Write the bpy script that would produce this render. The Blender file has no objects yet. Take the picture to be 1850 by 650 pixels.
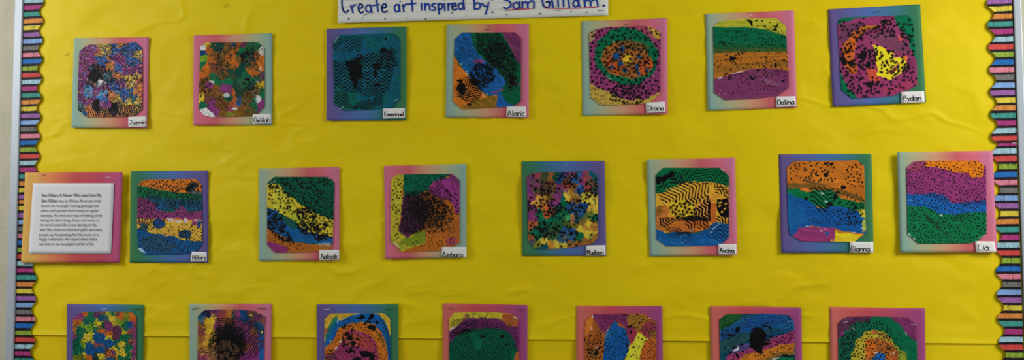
import bpy, bmesh, math, random
import numpy as np
from mathutils import Vector, Matrix

# ------------------------------------------------------------------ set-up
scene = bpy.context.scene
COL = scene.collection
scene.view_settings.view_transform = 'Standard'
scene.view_settings.look = 'None'
scene.view_settings.exposure = 0.0
scene.view_settings.gamma = 1.0

# ------------------------------------------------------------------ camera, calibrated on the board's own edges
FPX = 2050.0
ex = Vector((11225.0, -185.0, -2050.0)).normalized()
eu = Vector((-100.0, -28725.0, 2050.0)).normalized()
eu = (eu - ex * eu.dot(ex)).normalized()
ey = eu.cross(ex)
RIGHT = Vector((ex.x, ey.x, eu.x))
DOWN = Vector((ex.y, ey.y, eu.y))
FWD = Vector((ex.z, ey.z, eu.z))
P0 = Vector((0.0, 0.0, 1.6))
DIST = 3.5
CAMLOC = P0 - FWD * DIST

def W(px, py, off=0.0):
    """the point of the plane `off` metres in front of the wall that shows at photo position px, py"""
    d = RIGHT * ((px - 925.0) / FPX) + DOWN * ((py - 325.0) / FPX) + FWD
    t = (-off - CAMLOC.y) / d.y
    return CAMLOC + d * t

cam_d = bpy.data.cameras.new('camera')
cam_d.sensor_width = 36.0
cam_d.lens = FPX / 1850.0 * 36.0
cam = bpy.data.objects.new('camera', cam_d)
m = Matrix((RIGHT, -DOWN, -FWD)).transposed().to_4x4()
m.translation = CAMLOC
cam.matrix_world = m
COL.objects.link(cam)
scene.camera = cam

# ------------------------------------------------------------------ colour helpers
EXPO = 0.62
def lin(c):
    c = np.asarray(c, dtype=np.float64) / 255.0
    return np.where(c <= 0.04045, c / 12.92, ((c + 0.055) / 1.055) ** 2.4)
def alb(c, e=EXPO):
    return np.clip(lin(c) / e, 0.0, 0.92)
def rgba(c, e=EXPO):
    v = alb(c, e)
    return (float(v[0]), float(v[1]), float(v[2]), 1.0)

# ------------------------------------------------------------------ materials
def base_mat(name, rough=0.6, spec=0.3):
    mt = bpy.data.materials.new(name)
    mt.use_nodes = True
    nt = mt.node_tree
    b = nt.nodes['Principled BSDF']
    b.inputs['Roughness'].default_value = rough
    b.inputs['Specular IOR Level'].default_value = spec
    return mt, nt, b

def add_bump(nt, b, scale, strength, dist=0.001, detail=4.0, coords='Object', mapscale=(1, 1, 1)):
    tc = nt.nodes.new('ShaderNodeTexCoord')
    mp = nt.nodes.new('ShaderNodeMapping')
    mp.inputs['Scale'].default_value = mapscale
    nz = nt.nodes.new('ShaderNodeTexNoise')
    nz.inputs['Scale'].default_value = scale
    nz.inputs['Detail'].default_value = detail
    bp = nt.nodes.new('ShaderNodeBump')
    bp.inputs['Strength'].default_value = strength
    bp.inputs['Distance'].default_value = dist
    nt.links.new(tc.outputs[coords], mp.inputs['Vector'])
    nt.links.new(mp.outputs['Vector'], nz.inputs['Vector'])
    nt.links.new(nz.outputs['Fac'], bp.inputs['Height'])
    nt.links.new(bp.outputs['Normal'], b.inputs['Normal'])
    return nz, mp

def flat_mat(name, c, rough=0.6, spec=0.3, bump=None, metal=0.0):
    mt, nt, b = base_mat(name, rough, spec)
    b.inputs['Base Color'].default_value = rgba(c)
    b.inputs['Metallic'].default_value = metal
    if bump: add_bump(nt, b, *bump)
    return mt

def mottled(name, c1, c2, scale, rough=0.7, spec=0.2, bump=(200, 0.3, 0.001), mapscale=(1, 1, 1)):
    mt, nt, b = base_mat(name, rough, spec)
    nz, mp = add_bump(nt, b, *bump)
    n2 = nt.nodes.new('ShaderNodeTexNoise'); n2.inputs['Scale'].default_value = scale; n2.inputs['Detail'].default_value = 3
    mp2 = nt.nodes.new('ShaderNodeMapping'); mp2.inputs['Scale'].default_value = mapscale
    tc = nt.nodes.new('ShaderNodeTexCoord')
    nt.links.new(tc.outputs['Object'], mp2.inputs['Vector']); nt.links.new(mp2.outputs['Vector'], n2.inputs['Vector'])
    r = nt.nodes.new('ShaderNodeValToRGB')
    r.color_ramp.elements[0].position = 0.35; r.color_ramp.elements[0].color = rgba(c1)
    r.color_ramp.elements[1].position = 0.65; r.color_ramp.elements[1].color = rgba(c2)
    nt.links.new(n2.outputs['Fac'], r.inputs['Fac']); nt.links.new(r.outputs['Color'], b.inputs['Base Color'])
    return mt

def attr_mat(name, rough, spec, bump=None, coat=0.0):
    mt, nt, b = base_mat(name, rough, spec)
    a = nt.nodes.new('ShaderNodeAttribute'); a.attribute_name = 'paint'
    nt.links.new(a.outputs['Color'], b.inputs['Base Color'])
    if bump: add_bump(nt, b, *bump)
    return mt

def ramp_mat(name, stops, tilt=0.0):
    """a printed gradient running across the sheet"""
    mt, nt, b = base_mat(name, 0.6, 0.12)
    uv = nt.nodes.new('ShaderNodeTexCoord')
    sp = nt.nodes.new('ShaderNodeSeparateXYZ')
    nt.links.new(uv.outputs['UV'], sp.inputs['Vector'])
    mu = nt.nodes.new('ShaderNodeMath'); mu.operation = 'MULTIPLY_ADD'
    mu.inputs[1].default_value = tilt
    nt.links.new(sp.outputs['Y'], mu.inputs[0]); nt.links.new(sp.outputs['X'], mu.inputs[2])
    r = nt.nodes.new('ShaderNodeValToRGB')
    els = r.color_ramp.elements
    while len(els) < len(stops): els.new(0.5)
    for e, (p, c) in zip(els, stops):
        g = sum(c) / 3; c = tuple(g + (v - g) * .86 for v in c)
        e.position = p; e.color = rgba(c, .565)
    nt.links.new(mu.outputs[0], r.inputs['Fac']); nt.links.new(r.outputs['Color'], b.inputs['Base Color'])
    return mt

SAGE = [(0.0, (108, 142, 140)), (0.12, (118, 150, 132)), (0.30, (152, 150, 110)), (0.50, (180, 128, 92)),
        (0.70, (178, 76, 84)), (0.86, (186, 84, 100)), (1.0, (176, 92, 122))]
SAGE_R = [(1 - p, c) for p, c in reversed(SAGE)]
BLUES = [(0.0, (84, 66, 122)), (0.14, (76, 74, 132)), (0.42, (58, 92, 152)), (0.62, (46, 98, 124)), (0.82, (40, 104, 74)), (1.0, (56, 110, 60))]
BLUES_R = [(1 - p, c) for p, c in reversed(BLUES)]
GOLD = [(0.0, (188, 146, 62)), (0.15, (190, 140, 62)), (0.34, (190, 104, 62)), (0.55, (172, 62, 64)), (0.8, (166, 56, 76)), (1.0, (160, 66, 112))]
ROSE = [(0.0, (186, 104, 78)), (0.12, (184, 86, 76)), (0.45, (176, 62, 70)), (0.72, (160, 58, 88)), (1.0, (134, 54, 108))]
MT = {
    'sage': ramp_mat('sage_to_pink_card', SAGE, 0.10), 'sage_r': ramp_mat('pink_to_sage_card', SAGE_R, -0.02),
    'blue': ramp_mat('violet_to_green_card', BLUES, -0.06), 'blue_r': ramp_mat('green_to_violet_card', BLUES_R, 0.04),
    'gold': ramp_mat('gold_to_magenta_card', GOLD, 0.04), 'rose': ramp_mat('salmon_to_plum_card', ROSE, 0.06),
}
M_PAINT = attr_mat('dried_tempera_paint', 0.5, 0.10, (420, 0.4, 0.0010, 3.0))
M_STRIPE = attr_mat('printed_border_card', 0.5, 0.10)
M_TAG = flat_mat('white_card', (200, 202, 196), 0.7, 0.15)
M_SHEET = flat_mat('white_printer_paper', (189, 191, 194), 0.75, 0.1)
M_STRIP = flat_mat('white_sentence_strip', (194, 196, 188), 0.7, 0.1)
M_INK = flat_mat('black_marker_ink', (22, 24, 26), 0.6, 0.1)
M_PRINT = flat_mat('grey_black_print', (66, 68, 72), 0.7, 0.1)
M_BLUEINK = flat_mat('blue_marker_ink', (26, 54, 140), 0.6, 0.1)
M_REDINK = flat_mat('red_marker_ink', (176, 36, 50), 0.6, 0.1)
M_FAINT = flat_mat('faint_grey_rule', (160, 170, 172), 0.8, 0.05)
M_DOT = flat_mat('dark_print_dot', (30, 30, 50), 0.6, 0.1)
M_DOTB = flat_mat('tan_print_dot', (130, 110, 70), 0.6, 0.1)
M_STAPLE = flat_mat('staple_wire', (205, 205, 205), 0.35, 0.6, metal=0.2)
M_STAPLE_D = flat_mat('dark_staple_wire', (74, 66, 44), 0.45, 0.5, metal=0.6)
M_ALU = flat_mat('brushed_aluminium', (146, 155, 162), 0.42, 0.4, (300, 0.15, 0.0004), metal=0.15)
M_CORK = mottled('cork', (140, 110, 70), (160, 128, 86), 200)
M_WALL = mottled('painted_stucco_wall', (157, 154, 135), (165, 161, 142), 8, bump=(90, 0.55, 0.004))
M_BLACK = flat_mat('pin_hole', (40, 34, 10), 0.9, 0.0)

def yellow_mat(name, c1, c2):
    mt = mottled(name, c1, c2, 2.2, rough=0.5, spec=0.2, bump=(60, 0.3, 0.0014), mapscale=(0.5, 1, 1.3))
    return mt
M_YELLOW = yellow_mat('yellow_craft_paper', (197, 173, 0), (203, 179, 2))
M_YELLOW2 = yellow_mat('yellow_craft_paper_lower', (194, 169, 0), (200, 176, 2))

# ------------------------------------------------------------------ object helpers
def link(o, parent=None):
    COL.objects.link(o)
    if parent is not None:
        o.parent = parent
        o.matrix_parent_inverse = parent.matrix_basis.inverted()
    return o

def mesh_obj(name, verts, faces, mat, parent=None, smooth=False, origin=None):
    me = bpy.data.meshes.new(name)
    if origin is None:
        vv = verts
    else:
        vv = [Vector(v) - origin for v in verts]
    me.from_pydata([tuple(v) for v in vv], [], faces)
    me.materials.append(mat)
    if smooth: me.shade_smooth()
    me.update()
    o = bpy.data.objects.new(name, me)
    if origin is not None: o.location = origin
    return link(o, parent)

def grid_np(name, P, mat, parent=None, colors=None, uv=False, skirt=0.0, smooth=True):
    """P: (rows, cols, 3) array of world points; one sheet with turned-back rim"""
    if skirt:
        Q = np.pad(P, ((1, 1), (1, 1), (0, 0)), mode='edge').copy()
        Q[0, :, 1] += skirt; Q[-1, :, 1] += skirt; Q[:, 0, 1] += skirt; Q[:, -1, 1] += skirt
        if colors is not None: colors = np.pad(colors, ((1, 1), (1, 1), (0, 0)), mode='edge')
        P = Q
    R, Cn = P.shape[:2]
    org = P.reshape(-1, 3).mean(0)
    me = bpy.data.meshes.new(name)
    me.vertices.add(R * Cn)
    me.vertices.foreach_set('co', (P - org).reshape(-1).astype(np.float32))
    idx = np.arange(R * Cn).reshape(R, Cn)
    q = np.stack([idx[:-1, :-1], idx[1:, :-1], idx[1:, 1:], idx[:-1, 1:]], -1).reshape(-1, 4)
    me.loops.add(q.size); me.loops.foreach_set('vertex_index', q.reshape(-1).astype(np.int32))
    me.polygons.add(len(q)); me.polygons.foreach_set('loop_start', np.arange(0, q.size, 4, dtype=np.int32))
    me.update(calc_edges=True)
    if colors is not None:
        ca = me.color_attributes.new('paint', 'FLOAT_COLOR', 'POINT')
        c4 = np.ones((R * Cn, 4), dtype=np.float32); c4[:, :3] = colors.reshape(-1, 3)
        ca.data.foreach_set('color', c4.reshape(-1))
    if uv:
        u = np.linspace(0, 1, Cn)[None, :].repeat(R, 0); v = np.linspace(1, 0, R)[:, None].repeat(Cn, 1)
        uvs = np.stack([u, v], -1).reshape(-1, 2)[q.reshape(-1)]
        l = me.uv_layers.new(name='UVMap'); l.data.foreach_set('uv', uvs.reshape(-1).astype(np.float32))
    me.materials.append(mat)
    if smooth: me.shade_smooth()
    if skirt:
        sf = np.zeros((R - 1, Cn - 1), bool); sf[0, :] = sf[-1, :] = True; sf[:, 0] = sf[:, -1] = True
        at = me.attributes.get('sharp_face') or me.attributes.new('sharp_face', 'BOOLEAN', 'FACE')
        at.data.foreach_set('value', sf.reshape(-1))
    o = bpy.data.objects.new(name, me)
    o.location = Vector(org)
    return link(o, parent)

def empty(name, loc):
    o = bpy.data.objects.new(name, None)
    o.empty_display_size = 0.05
    o.location = loc
    COL.objects.link(o)
    return o

def tag(o, label, cat, group=None):
    o['label'] = label; o['category'] = cat
    if group: o['group'] = group
    return o

def bilin(quad, off, nu, nv, bend=None):
    """quad: TL,TR,BR,BL photo positions -> grid of world points"""
    c = [np.array(W(x, y, off)) for x, y in quad]
    u = np.linspace(0, 1, nu)[None, :, None]; v = np.linspace(0, 1, nv)[:, None, None]
    P = c[0] * (1 - u) * (1 - v) + c[1] * u * (1 - v) + c[2] * u * v + c[3] * (1 - u) * v
    if bend is not None:
        P[:, :, 1] -= bend(u[..., 0], v[..., 0])
    return P

def ribbon(bm, pts, w, closed=False, seg=8):
    """flat pen stroke with round ends; pts world points on a wall-parallel plane"""
    pts = [Vector(p) for p in pts]
    n = Vector((0, -1, 0))
    for i, p in enumerate(pts):
        ring = [bm.verts.new(p + Vector((math.cos(a), 0, math.sin(a))) * w * 0.5) for a in [2 * math.pi * k / seg for k in range(seg)]]
        bm.faces.new(ring)
    for a, b in zip(pts[:-1], pts[1:]):
        d = b - a
        if d.length < 1e-7: continue
        s = d.cross(n).normalized() * w * 0.5
        bm.faces.new([bm.verts.new(v) for v in (a + s, b + s, b - s, a - s)])

def smooth_line(pts, n=5):
    """Catmull-Rom through the listed points"""
    if len(pts) < 3: return pts
    P = [np.array(p, float) for p in pts]
    P = [2 * P[0] - P[1]] + P + [2 * P[-1] - P[-2]]
    out = []
    for i in range(1, len(P) - 2):
        for k in range(n):
            t = k / n
            out.append(0.5 * ((2 * P[i]) + (-P[i - 1] + P[i + 1]) * t + (2 * P[i - 1] - 5 * P[i] + 4 * P[i + 1] - P[i + 2]) * t * t
                              + (-P[i - 1] + 3 * P[i] - 3 * P[i + 1] + P[i + 2]) * t ** 3))
    out.append(P[-2])
    return out

def strokes_obj(name, strokes, off, width_px, mat, parent, curve=True):
    bm = bmesh.new()
    for st in strokes:
        w = width_px
        if isinstance(st, dict): w = st['w']; st = st['p']
        pts = smooth_line(st) if curve else st
        ribbon(bm, [W(p[0], p[1], off) for p in pts], w * DIST / FPX)
    # a hair of layering between overlapping strokes keeps the faces apart
    for i, f in enumerate(bm.faces):
        for v in f.verts: v.co.y -= (i % 7) * 2e-6
    me = bpy.data.meshes.new(name)
    org = sum((v.co for v in bm.verts), Vector()) / len(bm.verts)
    for v in bm.verts: v.co -= org
    bm.to_mesh(me); bm.free()
    me.materials.append(mat)
    o = bpy.data.objects.new(name, me); o.location = org
    return link(o, parent)

def staple(a, b, off, parent=None, mat=None):
    """bent wire seen as a short bar with turned-in ends"""
    A = W(a[0], a[1], off); B = W(b[0], b[1], off)
    r = 0.0007
    path = [A + Vector((0, 0.0015, 0)), A + Vector((0, 0.0006, 0)), A + (B - A) * 0.06 - Vector((0, 0.0004, 0)),
            A + (B - A) * 0.94 - Vector((0, 0.0004, 0)), B + Vector((0, 0.0006, 0)), B + Vector((0, 0.0015, 0))]
    d = (B - A).normalized(); s = d.cross(Vector((0, 1, 0))).normalized()
    bm = bmesh.new(); rings = []
    for i, p in enumerate(path):
        t = (path[min(i + 1, 5)] - path[max(i - 1, 0)]).normalized()
        n2 = t.cross(s).normalized()
        rings.append([bm.verts.new(p + (s * math.cos(k * math.pi / 3) + n2 * math.sin(k * math.pi / 3)) * r) for k in range(6)])
    for r0, r1 in zip(rings[:-1], rings[1:]):
        for k in range(6): bm.faces.new((r0[k], r0[(k + 1) % 6], r1[(k + 1) % 6], r1[k]))
    bm.faces.new(rings[0][::-1]); bm.faces.new(rings[-1])
    me = bpy.data.meshes.new('staple'); org = (A + B) / 2
    for v in bm.verts: v.co -= org
    bmesh.ops.recalc_face_normals(bm, faces=bm.faces)
    bm.to_mesh(me); bm.free(); me.materials.append(mat or M_STAPLE)
    o = bpy.data.objects.new('staple', me); o.location = org
    return link(o, parent)

# ------------------------------------------------------------------ numpy noise
def vnoise(X, Y, seed):
    rs = np.random.RandomState(seed); T = rs.rand(64, 64)
    xi = np.floor(X).astype(int); yi = np.floor(Y).astype(int)
    fx = X - xi; fy = Y - yi
    fx = fx * fx * (3 - 2 * fx); fy = fy * fy * (3 - 2 * fy)
    a = T[yi % 64, xi % 64]; b = T[yi % 64, (xi + 1) % 64]; c = T[(yi + 1) % 64, xi % 64]; d = T[(yi + 1) % 64, (xi + 1) % 64]
    return (a * (1 - fx) + b * fx) * (1 - fy) + (c * (1 - fx) + d * fx) * fy
def fbm(X, Y, seed, oct=3):
    s = 0; a = 0.5; t = 0
    for o in range(oct):
        s = s + a * vnoise(X * 2 ** o + 13.7 * o, Y * 2 ** o + 7.1 * o, seed + o); t += a; a *= 0.5
    return s / t * 2 - 1
def sstep(a, b, x):
    t = np.clip((x - a) / (b - a + 1e-9), 0, 1); return t * t * (3 - 2 * t)

# ------------------------------------------------------------------ the painter: lays colour fields and stamped marks on a sheet
GRN = (6, 98, 68); DGRN = (4, 72, 56); PUR = (124, 48, 108); DPUR = (92, 40, 82); ORG = (196, 104, 22); BLU = (18, 86, 158)
DBLU = (14, 60, 110); YEL = (216, 186, 30); BLK = (14, 13, 15); WHT = (205, 205, 205); PNK = (186, 64, 104); BRN = (124, 78, 26)
LBL = (56, 140, 196); RED = (196, 78, 40); OLV = (120, 120, 24); TEA = (8, 84, 100); LGN = (110, 150, 30)

class Art:
    def __init__(s, Wc, Hc, k, seed, base):
        s.k = k; s.w = int(Wc * k) + 1; s.h = int(Hc * k) + 1; s.seed = seed; s.cnt = 0
        s.X, s.Y = np.meshgrid(np.arange(s.w) / k, np.arange(s.h) / k)
        s.C = np.ones((s.h, s.w, 3)) * np.array(base, float)
        s.rnd = random.Random(seed)
    def ns(s):
        s.cnt += 11; return s.seed * 101 + s.cnt
    def n(s, sc, ang=0, asp=1.0, oct=3):
        c, q = math.cos(math.radians(ang)), math.sin(math.radians(ang))
        return fbm((s.X * c + s.Y * q) / (sc * asp) + 50, (-s.X * q + s.Y * c) / sc + 50, s.ns(), oct)
    def wxy(s, warp):
        if not warp: return s.X, s.Y
        return s.X + warp * s.n(28) + warp * .45 * s.n(8), s.Y + warp * s.n(28) + warp * .45 * s.n(8)
    def poly(s, pts, warp=6, soft=2.0):
        X, Y = s.wxy(warp); P = np.array(pts, float)
        d = np.full(X.shape, 1e9); ins = np.zeros(X.shape, bool)
        for (ax, ay), (bx, by) in zip(P, np.roll(P, -1, 0)):
            vx, vy = bx - ax, by - ay; L = vx * vx + vy * vy + 1e-9
            t = np.clip(((X - ax) * vx + (Y - ay) * vy) / L, 0, 1)
            d = np.minimum(d, (X - ax - t * vx) ** 2 + (Y - ay - t * vy) ** 2)
            c = ((ay > Y) != (by > Y)) & (X < (bx - ax) * (Y - ay) / (by - ay + 1e-9) + ax)
            ins ^= c
        d = np.sqrt(d) * np.where(ins, 1, -1)
        return sstep(-soft, soft, d)
    def ell(s, cx, cy, rx, ry, warp=5, soft=2.0, ang=0):
        X, Y = s.wxy(warp); c, q = math.cos(math.radians(ang)), math.sin(math.radians(ang))
        x = (X - cx) * c + (Y - cy) * q; y = -(X - cx) * q + (Y - cy) * c
        r = np.sqrt((x / rx) ** 2 + (y / ry) ** 2)
        return sstep(-soft, soft, (1 - r) * min(rx, ry))
    def fill(s, m, col, a=1.0):
        m = (m * a)[..., None]; s.C = s.C * (1 - m) + np.array(col, float) * m
    def P(s, pts, col, warp=6, soft=2.0, a=1.0): 
        m = s.poly(pts, warp, soft); s.fill(m, col, a); return m
    def E(s, cx, cy, rx, ry, col, warp=5, soft=2.0, ang=0, a=1.0):
        m = s.ell(cx, cy, rx, ry, warp, soft, ang); s.fill(m, col, a); return m
    def cells(s, seeds, warp=18, m=None, soft=3):
        X, Y = s.wxy(warp * 1.3); X = X + warp * .5 * s.n(7); Y = Y + warp * .5 * s.n(7)
        D = np.stack([(X - x) ** 2 + (Y - y) ** 2 for x, y, c in seeds]); i = D.argmin(0)
        cols = np.array([c for x, y, c in seeds], float)[i]
        if m is None: s.C = cols
        else: s.C = s.C * (1 - m[..., None]) + cols * m[..., None]
    def streak(s, amt=0.25, ang=0, sc=5, asp=9, m=None, col=None):
        f = s.n(sc, ang, asp, 2); amt = amt * .72
        if m is not None: f = f * m
        if col is None: s.C = np.clip(s.C * (1 + amt * f[..., None]), 0, 255)
        else: s.fill(sstep(0.1, 0.6, f), col, amt)
    def speck(s, col, thr=0.55, sc=6, m=None, a=1.0, ang=0, asp=1):
        f = sstep(thr - .08, thr + .08, s.n(sc, ang, asp))
        if m is not None: f = f * m
        s.fill(f, col, a)
    def dots(s, m, pitch, r, keep=0.9, jit=0.25, shape='dot', col=BLK, rv=0.2, nz=0.0, ang=12, a=0.93):
        k = s.k; c, q = math.cos(math.radians(ang)), math.sin(math.radians(ang)); N = int(max(s.w, s.h) / k / pitch * 1.5) + 2
        cx, cy = s.w / k / 2, s.h / k / 2
        dn = s.n(60) if nz else None; colr = np.array(col, float)
        for i in range(-N, N):
            for j in range(-N, N):
                x0 = (i + 0.5 * (j % 2)) * pitch + s.rnd.uniform(-jit, jit) * pitch; y0 = j * pitch * 0.87 + s.rnd.uniform(-jit, jit) * pitch
                x = cx + x0 * c - y0 * q; y = cy + x0 * q + y0 * c
                rr = r * (1 + s.rnd.uniform(-rv, rv)); rot = s.rnd.uniform(0, 6.28); kp = s.rnd.random()
                ix, iy = int(x * k), int(y * k)
                if not (0 <= ix < s.w and 0 <= iy < s.h): continue
                if m[iy, ix] < 0.5 or kp > keep or (nz and dn[iy, ix] < nz - .5): continue
                R = int(rr * k * 1.3) + 2
                x1, x2, y1, y2 = max(ix - R, 0), min(ix + R + 1, s.w), max(iy - R, 0), min(iy + R + 1, s.h)
                dx = s.X[y1:y2, x1:x2] - x; dy = s.Y[y1:y2, x1:x2] - y
                d = np.sqrt(dx * dx + dy * dy)
                if shape == 'star':
                    th = np.arctan2(dy, dx) + rot; lim = rr * (0.74 + 0.25 * np.cos(5 * th))
                else: lim = rr * .76
                mm = (sstep(-0.5 / k, 0.5 / k, lim - d) * a)[..., None]
                s.C[y1:y2, x1:x2] = s.C[y1:y2, x1:x2] * (1 - mm) + colr * mm
    def zig(s, m, period=16, amp=10, wav=60, ang=0, th=0.4, thr=-0.3, brk=22, warp=3, col=BLK, a=0.95, tv=.35):
        c, q = math.cos(math.radians(ang)), math.sin(math.radians(ang))
        X, Y = s.wxy(warp if warp > 8 else warp * .45); u = X * c + Y * q; v = -X * q + Y * c
        t = u / wav; tri = np.clip((2 * np.abs(2 * (t - np.floor(t + 0.5))) - 1) * 1.15, -1, 1)
        f = (v + amp * tri) / period; f = np.abs(f - np.floor(f) - 0.5) * 2
        t2 = th * (1 + tv * s.n(18)); ink = sstep(t2 + .13, t2 - .13, f)
        br = sstep(thr - .07, thr + .07, s.n(brk))
        s.fill(ink * br * m, col, a)
    def blob(s, cx, cy, rx, ry, warp=9, ang=0, col=BLK): s.fill(s.ell(cx, cy, rx, ry, warp, 1.5, ang), col, 0.96)
    def all(s): return np.ones((s.h, s.w))
    def sample(s, x, y):
        fx = np.clip(x * s.k, 0, s.w - 1.001); fy = np.clip(y * s.k, 0, s.h - 1.001)
        ix = fx.astype(int); iy = fy.astype(int); fx = (fx - ix)[..., None]; fy = (fy - iy)[..., None]
        C = s.C
        return (C[iy, ix] * (1 - fx) + C[iy, ix + 1] * fx) * (1 - fy) + (C[iy + 1, ix] * (1 - fx) + C[iy + 1, ix + 1] * fx) * fy
# ------------------------------------------------------------------ the twenty-one paintings, each in its own sheet units

def art_feathered(A):
    P_, B, O, Y, K, L, T = (140, 52, 120), (28, 92, 165), (224, 128, 44), (226, 190, 60), (16, 14, 18), (70, 150, 205), (50, 104, 110)
    A.cells([(120,140,P_),(180,120,P_),(220,110,Y),(200,140,O),(262,115,Y),(320,110,B),(340,92,O),(370,130,B),(430,120,B),(300,130,B),(460,160,Y),
        (150,190,P_),(205,175,B),(245,200,B),(265,205,O),(270,235,O),(310,180,P_),(350,190,P_),(400,190,B),(440,200,B),(460,240,P_),(110,250,P_),(100,180,P_),
        (165,250,K),(180,300,K),(210,275,K),(240,250,K),(160,320,K),(120,290,P_),(330,240,B),(380,250,P_),(420,260,P_),(330,290,O),(290,320,B),(265,290,T),(390,320,Y),(430,300,Y),(460,330,O),(350,330,P_),
        (90,350,P_),(100,385,P_),(135,370,L),(125,400,L),(200,370,P_),(235,400,L),(220,330,WHT),(240,370,P_),(300,350,B),(330,380,B),(360,410,B),(330,430,Y),(400,400,B),(440,380,O),(430,430,T),(465,400,O),
        (460,460,Y),(400,470,Y),(110,430,P_),(150,450,P_),(230,440,B),(250,470,P_),(185,480,K),(205,500,K),(312,490,K),(130,500,O),(170,530,O),(240,520,O),(350,510,O),(400,500,O),(440,510,Y),(90,490,T),(110,515,B),(300,410,O)], 17)
    A.streak(.22, 30, 6, 5)
    A.speck((225, 150, 190), .42, 7, a=.6); A.speck((235, 180, 70), .4, 9, a=.8); A.speck(L, .38, 9, a=.7); A.speck(P_, .36, 10, a=.7); A.speck((20,60,120), .4, 9, a=.7)
    m = A.all()
    A.zig(A.poly([(60,80),(290,80),(290,330),(60,560)], 8), 13, 12, 60, 35, .44, -.22, 13, 15)
    A.zig(A.poly([(270,80),(500,80),(500,330),(270,330)], 8), 14, 10, 60, 5, .42, -.22, 14, 14)
    A.zig(A.poly([(230,300),(500,300),(500,560),(230,560)], 8), 14, 13, 60, 120, .44, -.18, 13, 16)
    A.zig(A.poly([(60,500),(500,460),(500,560),(60,560)], 4), 15, 5, 50, 95, .46, -.5, 20, 3)
    A.blob(178, 290, 42, 50, 20); A.blob(190, 475, 22, 40, 14); A.blob(312, 485, 16, 34, 10)
    A.E(215, 322, 14, 9, WHT, 5)

def art_leafy(A):
    O, B, G, D = (196, 96, 22), (124, 80, 28), (10, 104, 66), (6, 66, 52)
    A.cells([(90,120,WHT),(110,100,YEL),(95,160,DBLU),(95,190,LGN),(130,140,O),(170,120,D),(210,110,D),(150,200,O),(180,190,B),(240,120,B),(290,105,DBLU),(320,105,O),(300,140,O),
        (350,110,DPUR),(370,130,G),(430,110,G),(450,120,G),(470,140,WHT),(330,150,G),(400,180,(40,60,70)),(380,170,D),(450,180,O),(465,220,O),(270,200,O),(230,230,B),(300,230,O),(320,210,B),
        (200,260,(110,60,40)),(160,240,(120,60,44)),(110,260,O),(85,245,G),(90,300,O),(270,290,D),(300,280,D),(340,240,D),(380,230,(60,74,40)),(420,240,B),(400,280,O),(430,290,O),(380,300,G),(450,320,(90,60,80)),
        (230,310,B),(250,330,G),(160,330,G),(190,345,G),(110,340,B),(90,390,B),(120,400,B),(180,380,B),(160,420,B),(200,430,B),(225,380,PUR),(265,395,PUR),(285,395,(210,90,40)),(250,445,G),(130,360,PUR),
        (300,380,D),(350,350,G),(330,410,D),(400,380,D),(440,330,G),(460,365,YEL),(430,400,(110,100,60)),(465,410,G),(380,440,(110,84,30)),(350,470,(96,84,30)),(320,470,BLU),(290,470,(200,90,40)),(455,490,PUR),(420,490,G),
        (230,480,B),(200,500,B),(150,460,PUR),(120,455,(110,60,50)),(90,450,YEL),(90,490,G),(140,520,PUR),(175,530,PUR),(100,530,WHT),(140,550,WHT),(220,545,B),(265,545,(120,130,30)),(320,530,(120,80,20)),(390,520,(84,74,28)),(270,520,(150,60,90)),(350,500,B),(300,545,(120,90,24))], 9)
    A.E(240,425,20,14,WHT,10); A.E(445,455,18,22,WHT,10); A.E(150,345,14,10,WHT,8); A.E(460,262,5,16,WHT,5); A.E(110,535,30,16,WHT,12); A.E(290,515,16,8,WHT,8); A.E(440,345,8,8,WHT,6)
    A.speck(D, .25, 12, A.poly([(130,90),(480,90),(480,330),(130,330)], 10), .55); A.speck((170,80,30), .3, 14, A.poly([(130,90),(300,90),(300,330),(80,330)], 10), .6)
    A.fill(sstep(-.3, .5, A.n(50)) * A.poly([(90,95),(480,95),(480,400),(300,560),(90,440)], 20, 10), (84, 58, 26), .38)
    A.streak(.3, 40, 7, 3)
    A.dots(A.all(), 17, 5.5, .42, .45, 'star', nz=.55)
    A.dots(A.ell(100, 375, 50, 65), 17, 7, .8, .3, 'star'); A.dots(A.ell(210, 200, 60, 70), 17, 6, .6, .35, 'star')
    A.dots(A.ell(220, 480, 60, 50), 17, 6, .7, .3, 'star'); A.dots(A.ell(390, 190, 60, 60), 16, 7, .8, .35, 'star'); A.dots(A.ell(390, 380, 60, 70), 17, 6.5, .7, .35, 'star')
    A.blob(345, 185, 12, 26, 10); A.blob(372, 160, 14, 12, 8); A.blob(375, 325, 18, 12, 8)
    A.speck((200, 200, 190), .72, 6, a=.7)

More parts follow.
